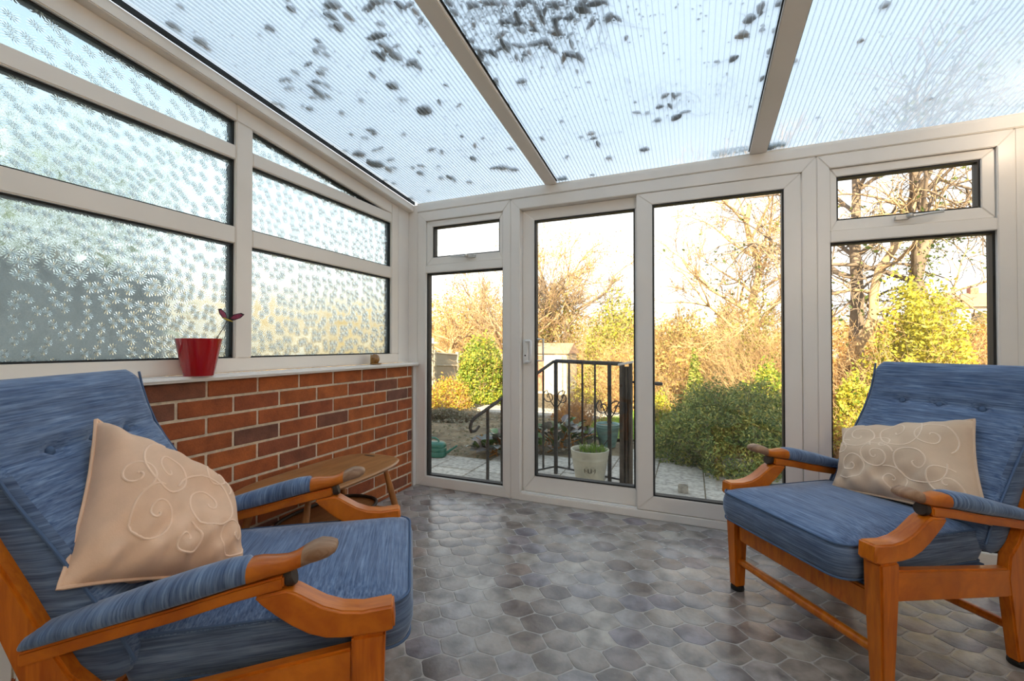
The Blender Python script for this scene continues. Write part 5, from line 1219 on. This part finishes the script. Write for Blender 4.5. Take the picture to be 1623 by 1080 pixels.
# ---- leaves and twigs lying on the roof
LEAVES = [(-1.685,0.955,0.027,1.68,0.018),(-1.805,0.997,0.042,1.35,0.032),(-1.806,1.017,0.03,2.26,0.022),(-1.789,1.087,0.051,1.73,0.043),(-1.786,1.07,0.021,0.94,0.017),(-1.796,1.119,0.027,1.55,0.016),(-1.462,1.135,0.036,1.38,0.032),(-1.531,1.145,0.013,1.24,0.012),(-1.844,1.461,0.028,1.01,0.029),(-1.829,1.483,0.042,2.13,0.017),(-1.879,1.089,0.017,0.96,0.018),(-1.313,1.103,0.033,1.46,0.031),(-1.294,1.074,0.017,0.83,0.016),(-1.16,1.143,0.057,0.56,0.037),(-1.186,1.141,0.028,1.1,0.021),(-1.202,1.176,0.054,1.11,0.024),(-1.142,1.198,0.049,1.37,0.027),(-1.213,1.223,0.044,1.89,0.039),(-1.236,1.209,0.019,1.42,0.02),(-1.055,1.267,0.031,0.82,0.021),(-1.033,1.192,0.063,-0.49,0.023),(-1.055,1.193,0.046,-0.13,0.01),(-1.003,1.186,0.046,0.56,0.027),(-0.97,1.2,0.033,1.04,0.017),(-0.951,1.247,0.019,1.4,0.012),(-0.935,1.225,0.049,1.27,0.021),(-0.903,1.235,0.043,-0.15,0.017),(-0.901,1.267,0.037,1.49,0.021),(-0.905,1.305,0.043,-0.57,0.017),(-0.895,1.327,0.026,1.49,0.011),(-1.01,1.225,0.013,0.35,0.01),(-1.337,1.244,0.031,1.18,0.02),(-1.389,1.281,0.037,1.97,0.025),(-1.352,1.276,0.032,0.88,0.015),(-1.364,1.31,0.033,1.2,0.021),(-1.103,1.305,0.081,0.07,0.035),(-1.132,1.307,0.034,0.58,0.022),(-1.115,1.346,0.037,0.84,0.026),(-1.106,1.377,0.054,1.37,0.035),(-1.103,1.417,0.058,1.12,0.036),(-1.157,1.391,0.055,1.63,0.032),(-1.167,1.368,0.031,1.4,0.029),(-1.062,1.371,0.037,-0.03,0.014),(-1.138,1.385,0.032,1.82,0.02),(-1.059,1.466,0.066,-0.21,0.034),(-1.048,1.49,0.045,1.36,0.022),(-0.997,1.426,0.02,1.54,0.015),(-1.264,1.467,0.046,1.78,0.025),(-1.469,1.38,0.037,1.25,0.035),(-1.437,1.366,0.039,0.91,0.013),(-1.472,1.322,0.055,-0.15,0.01),(-1.57,1.34,0.045,1.6,0.016),(-1.667,1.356,0.034,0.13,0.02),(-1.637,1.362,0.031,1.31,0.025),(-1.683,1.406,0.053,0.22,0.021),(-1.527,1.415,0.036,0.94,0.025),(-1.575,1.438,0.052,1.3,0.027),(-1.582,1.476,0.065,1.6,0.034),(-1.586,1.5,0.043,2.02,0.026),(-1.507,1.446,0.049,1.43,0.02),(-1.631,1.489,0.035,0.62,0.015),(-1.553,1.503,0.047,1.71,0.013),(-1.224,1.552,0.056,1.04,0.051),(-1.211,1.452,0.014,1.16,0.014),(-1.429,1.583,0.036,1.93,0.021),(-0.995,1.625,0.024,1.12,0.018),(-1.711,1.544,0.031,1.36,0.04),(-1.729,1.519,0.014,1,0.023),(-1.588,1.624,0.04,2,0.027),(-1.239,1.643,0.049,0.67,0.017),(-1.085,1.714,0.048,1.96,0.017),(-1.007,1.763,0.042,-0.53,0.01),(-1.187,1.742,0.071,0.92,0.083),(-1.206,1.726,0.032,0.62,0.02),(-1.825,1.483,0.04,1.72,0.019),(-1.674,1.781,0.021,0.65,0.027),(-1.547,1.785,0.048,0.64,0.034),(-1.553,1.819,0.044,-0.13,0.025),(-1.628,1.835,0.042,0.84,0.02),(-1.408,1.875,0.025,1.28,0.027),(-1.121,1.989,0.024,0.94,0.026),(-1.023,2.043,0.029,-0.39,0.015),(-1.095,2.089,0.061,1.95,0.017),(-1.348,2.051,0.06,-0.18,0.029),(-1.307,2.091,0.061,2.03,0.02),(-1.169,2.205,0.064,1.62,0.03),(-1.614,1.943,0.054,-0.31,0.015),(-1.66,1.95,0.048,-0.15,0.017),(-1.779,1.954,0.075,0.32,0.067),(-1.834,1.904,0.031,0.49,0.024),(-1.76,2.075,0.104,0.88,0.085),(-1.782,2.051,0.1,2,0.034),(-1.638,2.065,0.062,-0.08,0.021),(-1.731,2.155,0.08,1.83,0.034),(-1.686,2.152,0.042,1.07,0.025),(-1.569,2.182,0.041,1.9,0.023),(-1.508,2.181,0.05,0.86,0.028),(-1.568,2.254,0.058,1.76,0.041),(-1.412,2.224,0.024,1.02,0.021),(-1.479,2.355,0.035,0.69,0.035),(-1.415,2.36,0.069,1.54,0.041),(-1.409,2.401,0.065,1.82,0.015),(-1.328,2.457,0.04,1.31,0.034),(-1.657,2.487,0.039,-0.43,0.02),(-1.052,2.36,0.101,0.49,0.051),(-1.097,2.345,0.061,0.15,0.026),(-0.991,2.398,0.059,0.49,0.037),(-0.923,2.182,0.04,0.79,0.025),(-1.852,2.551,0.037,1.14,0.046),(-1.849,2.272,0.026,0.71,0.028),(-1.814,2.316,0.031,0.71,0.027),(-1.877,1.851,0.022,1.07,0.027),(-0.771,1.273,0.044,1.41,0.023),(-0.774,1.317,0.037,1.21,0.02),(-0.698,1.314,0.043,0.76,0.024),(-0.731,1.384,0.021,1.58,0.015),(-0.721,1.361,0.013,0.56,0.01),(-0.709,1.32,0.026,-0.02,0.014),(-0.637,1.325,0.067,0.55,0.028),(-0.59,1.347,0.036,0.75,0.019),(-0.57,1.406,0.052,1.65,0.021),(-0.578,1.435,0.038,0.14,0.02),(-0.615,1.416,0.055,0.35,0.023),(-0.635,1.409,0.027,1.35,0.01),(-0.579,1.472,0.041,0.97,0.021),(-0.533,1.484,0.039,0.56,0.017),(-0.532,1.457,0.044,1.47,0.014),(-0.538,1.368,0.049,-0.04,0.019),(-0.505,1.371,0.045,0.93,0.017),(-0.496,1.418,0.061,1.45,0.017),(-0.49,1.451,0.049,1.6,0.013),(-0.472,1.422,0.046,-1.1,0.011),(-0.446,1.4,0.025,0.74,0.017),(-0.429,1.413,0.041,1.56,0.019),(-0.412,1.417,0.028,0.35,0.014),(-0.442,1.463,0.041,0.14,0.02),(-0.453,1.491,0.067,1.79,0.017),(-0.461,1.526,0.048,0.56,0.029),(-0.349,1.46,0.06,0.73,0.037),(-0.338,1.43,0.038,-0.06,0.021),(-0.298,1.449,0.057,0.15,0.031),(-0.272,1.456,0.035,0.88,0.015),(-0.398,1.474,0.04,0.14,0.027),(-0.377,1.497,0.025,0.55,0.013),(-0.269,1.524,0.049,-1.09,0.029),(-0.242,1.534,0.044,1.04,0.007),(-0.334,1.529,0.052,-0.71,0.018),(-0.326,1.511,0.027,-0.88,0.012),(-0.659,1.463,0.058,-0.33,0.021),(-0.664,1.517,0.081,1.55,0.034),(-0.721,1.534,0.058,1.41,0.022),(-0.69,1.52,0.045,-0.26,0.017),(-0.775,1.527,0.072,1.83,0.027),(-0.779,1.491,0.037,0.24,0.017),(-0.777,1.449,0.028,1.23,0.021),(-0.778,1.4,0.029,1.61,0.011),(-0.742,1.514,0.041,0.8,0.019),(-0.644,1.581,0.043,1.82,0.016),(-0.605,1.538,0.041,0.57,0.019),(-0.589,1.578,0.034,1.51,0.016),(-0.61,1.577,0.018,0.34,0.015),(-0.628,1.603,0.028,1.81,0.01),(-0.624,1.526,0.038,0.99,0.016),(-0.555,1.544,0.053,0.35,0.021),(-0.518,1.546,0.048,0.24,0.03),(-0.508,1.558,0.042,0.77,0.022),(-0.496,1.596,0.052,1.15,0.019),(-0.423,1.592,0.057,1.63,0.016),(-0.443,1.64,0.064,0.77,0.03),(-0.409,1.671,0.073,1.42,0.021),(-0.47,1.649,0.064,-1.09,0.019),(-0.428,1.652,0.047,0.96,0.022),(-0.438,1.738,0.03,1.63,0.012),(-0.414,1.549,0.035,-0.3,0.011),(-0.791,1.602,0.055,1.61,0.016),(-0.773,1.666,0.028,1.26,0.015),(-0.566,1.668,0.012,0.58,0.009),(-0.772,1.574,0.03,1.04,0.014),(0.184,1.696,0.039,-0.16,0.043),(0.214,1.659,0.052,-1.42,0.026),(0.217,1.682,0.023,-1.25,0.011),(0.166,1.762,0.045,-0.03,0.038),(0.182,1.772,0.029,0.84,0.013),(0.231,1.763,0.02,0.11,0.015),(0.23,1.743,0.015,0.35,0.009),(0.148,1.872,0.04,-0.81,0.035),(0.09,1.869,0.023,0.34,0.012),(0.269,1.661,0.027,-0.47,0.027),(0.269,1.879,0.036,-1.47,0.016),(0.271,1.779,0.023,-1.3,0.013),(0.265,2.027,0.038,-1.33,0.019),(-0.225,1.632,0.026,-1.14,0.016),(-0.111,2.01,0.042,-0.65,0.023),(-0.077,2.022,0.054,1.41,0.017),(-0.056,2.025,0.027,-0.67,0.015),(-0.138,2.078,0.035,-0.11,0.028),(-0.093,2.088,0.05,1.32,0.017),(-0.241,2.089,0.042,0.59,0.019),(-0.196,2.108,0.022,0.33,0.017),(-0.155,2.182,0.036,0.47,0.032),(-0.07,2.183,0.059,-0.84,0.043),(-0.033,2.157,0.051,-0.13,0.007),(-0.24,2.42,0.052,0.32,0.045),(-0.435,2.453,0.032,0.63,0.03),(0.369,1.97,0.02,-0.09,0.022),(-0.239,2.009,0.016,0.59,0.01),(0.375,2.615,0.041,-0.05,0.045),(0.241,2.213,0.015,0.02,0.011),(-0.675,1.716,0.046,0.1,0.032),(-0.793,1.835,0.029,1.09,0.021),(-0.798,2.038,0.039,1.61,0.017),(-0.78,1.683,0.049,1.61,0.018),(-0.728,2.147,0.044,1.45,0.018),(-0.593,2.041,0.02,0.61,0.017),(-0.477,2.187,0.041,-0.13,0.032),(-0.474,2.229,0.038,0.02,0.025),(-0.463,2.288,0.072,1.63,0.016),(-0.535,2.199,0.027,0.33,0.015),(-0.655,2.363,0.048,-0.87,0.017),(-0.436,2.451,0.038,0.63,0.036),(-0.562,2.605,0.028,0.65,0.024),(-0.406,1.815,0.019,0.58,0.012),(-0.807,2.411,0.036,1.49,0.015),(-0.797,2.327,0.023,1.15,0.014),(0.59,1.788,0.03,-0.42,0.032),(0.565,1.932,0.02,-0.28,0.024),(0.941,2.399,0.022,-0.25,0.018),(0.539,2.399,0.021,0.33,0.011)]
def leaf_variant(seed):
    r_ = random.Random(seed); n = 14; top = []
    for k in range(n):
        a = 2 * math.pi * k / n; c, s_ = math.cos(a), math.sin(a)
        rad = .5 * (1 - .28 * abs(c) ** 1.5 * (1 if r_.random() < .8 else .3)) * (1 + r_.uniform(-.22, .14)); 
        x = .5 * c * (1 + r_.uniform(-.10, .05)); y = .5 * s_ * (1 + r_.uniform(-.25, .15)) * (1 - .35 * abs(c))
        top.append((x, y, .10 * abs(y) + .03 * r_.random()))
    vs = top + [(x, y, z - .035) for x, y, z in top]; me = bpy.data.meshes.new('dead_leaf')
    me.from_pydata(vs, [], [tuple(range(n)), tuple(range(n, 2*n))[::-1]] + [(i, (i+1) % n, n + (i+1) % n, n + i) for i in range(n)]); return me
var_d = [leaf_variant(i) for i in range(6)]; var_t = [leaf_variant(20 + i) for i in range(2)]
for m_ in var_d: m_.materials.append(M['roofleaf'])
for m_ in var_t: m_.materials.append(M['roofleaf_y'])
slope = -math.atan(.105)
for k, (x, y, l, a, w_) in enumerate(LEAVES):
    tan_ = k % 11 == 5
    o = bpy.data.objects.new('dead_leaf', (var_t if tan_ else var_d)[k % (2 if tan_ else 6)]); COL.objects.link(o)
    o.location = (x, y, ROOF_Z(y) + ZS + .0125 + (k % 5) * .0009); o.rotation_euler = (slope, 0, a); o.scale = (l * 1.12, max(w_, .3 * l) * 1.12, .08)
    pn = 'left' if x < -.82 else 'middle' if x < .316 else 'right'
    px0, px1 = (-1.83, -.82) if pn == 'left' else (-.82, .316) if pn == 'middle' else (.316, 1.4)
    fx = (x - px0) / (px1 - px0); sd_ = 'left' if fx < .33 else 'centre' if fx < .67 else 'right'
    wh = 'eave' if y > 2.25 else 'lower half' if y > 1.85 else 'upper half' if y > 1.5 else 'top'
    sz = 'large' if l > .06 else 'medium' if l > .038 else 'small'; shp = 'narrow' if w_ < .45 * l else 'broad'
    cl = 'pale tan' if tan_ else 'dark brown'
    tag(o, f'{sz} {shp} {cl} dead leaf on {pn} roof panel, {sd_} {wh}', 'leaf', f'{sz} {shp} {cl} leaves, {pn} roof panel, {sd_} {wh}')
segs = []
rt_ = np.random.default_rng(5)
def roof_twig(x, y, a, ln, r_=.0011):
    q = np.array([x, y, 0.]); n = 7
    for k in range(n):
        a += rt_.normal() * .35; nq = q + np.array([math.cos(a), math.sin(a), 0]) * ln / n
        A_1 = q.copy(); B_1 = nq.copy(); A_1[2] = ROOF_Z(q[1]) + ZS + .014; B_1[2] = ROOF_Z(nq[1]) + ZS + .014
        segs.append((A_1, B_1, r_, r_ * .8)); q = nq
for k, (x, y, l, a, w_) in enumerate(LEAVES):
    if l > .035 and rt_.random() < .55: roof_twig(x, y, rt_.uniform(0, 6.28), rt_.uniform(.05, .17), .0008)
for _ in range(70):
    px_, py_ = rt_.uniform(700, 960), rt_.uniform(0, 90); rr2 = ray(px_, py_); t_ = (1.995 + .03 + .105 * YD - CAM_H) / (rr2.z + .105 * rr2.y); roof_twig(rr2.x * t_, rr2.y * t_, rt_.uniform(0, 6.28), rt_.uniform(.08, .28), .0009)
tw = segs_obj('twig_litter', segs, M['roofleaf'], None, 4); tag(tw, 'fine dark twigs strewn among the leaves on the clear roof', 'twigs', kind='stuff')
P = []
for _ in range(900):
    if random.random() < .55: px_, py_ = random.gauss(840, 70), abs(random.gauss(30, 35))
    else: px_, py_ = random.uniform(200, 1250), random.uniform(0, 300)
    rr2 = ray(px_, py_); t_ = (1.995 + .03 + .105 * YD - CAM_H) / (rr2.z + .105 * rr2.y); x, y = rr2.x * t_, rr2.y * t_
    if -1.83 < x < 1.4 and YF < y < YD + .1: P.append((x, y, ROOF_Z(y) + ZS + .0135))
cr_ = up_leaves('crumb_litter', P, .011, M['roofleaf'], None, flat=.9, aspect=.6); tag(cr_, 'tiny leaf crumbs scattered over the clear roof', 'litter', kind='stuff')
def moss(label, x0, x1, seed, h_=.02):
    rr3 = random.Random(seed); P = [(rr3.uniform(x0, x1), YD + .03 - abs(rr3.gauss(0, .018)), 0) for _ in range(500)]
    P = [(x, y, ROOF_Z(y) + ZS + .012 + rr3.random() * h_ * (1 - (YD + .03 - y) / .08)) for x, y, _ in P]
    o = up_leaves('moss_clump', P, .009, M['moss'], None); tag(o, label, 'moss', kind='stuff')
moss('green-black moss lodged at the eave left of the right glazing bar', .10, .27, 1, .035)
moss('small brown moss tuft at the eave right of the right glazing bar', .36, .44, 2)
moss('thin moss line at the eave beside the left glazing bar', -.78, -.72, 3, .01)
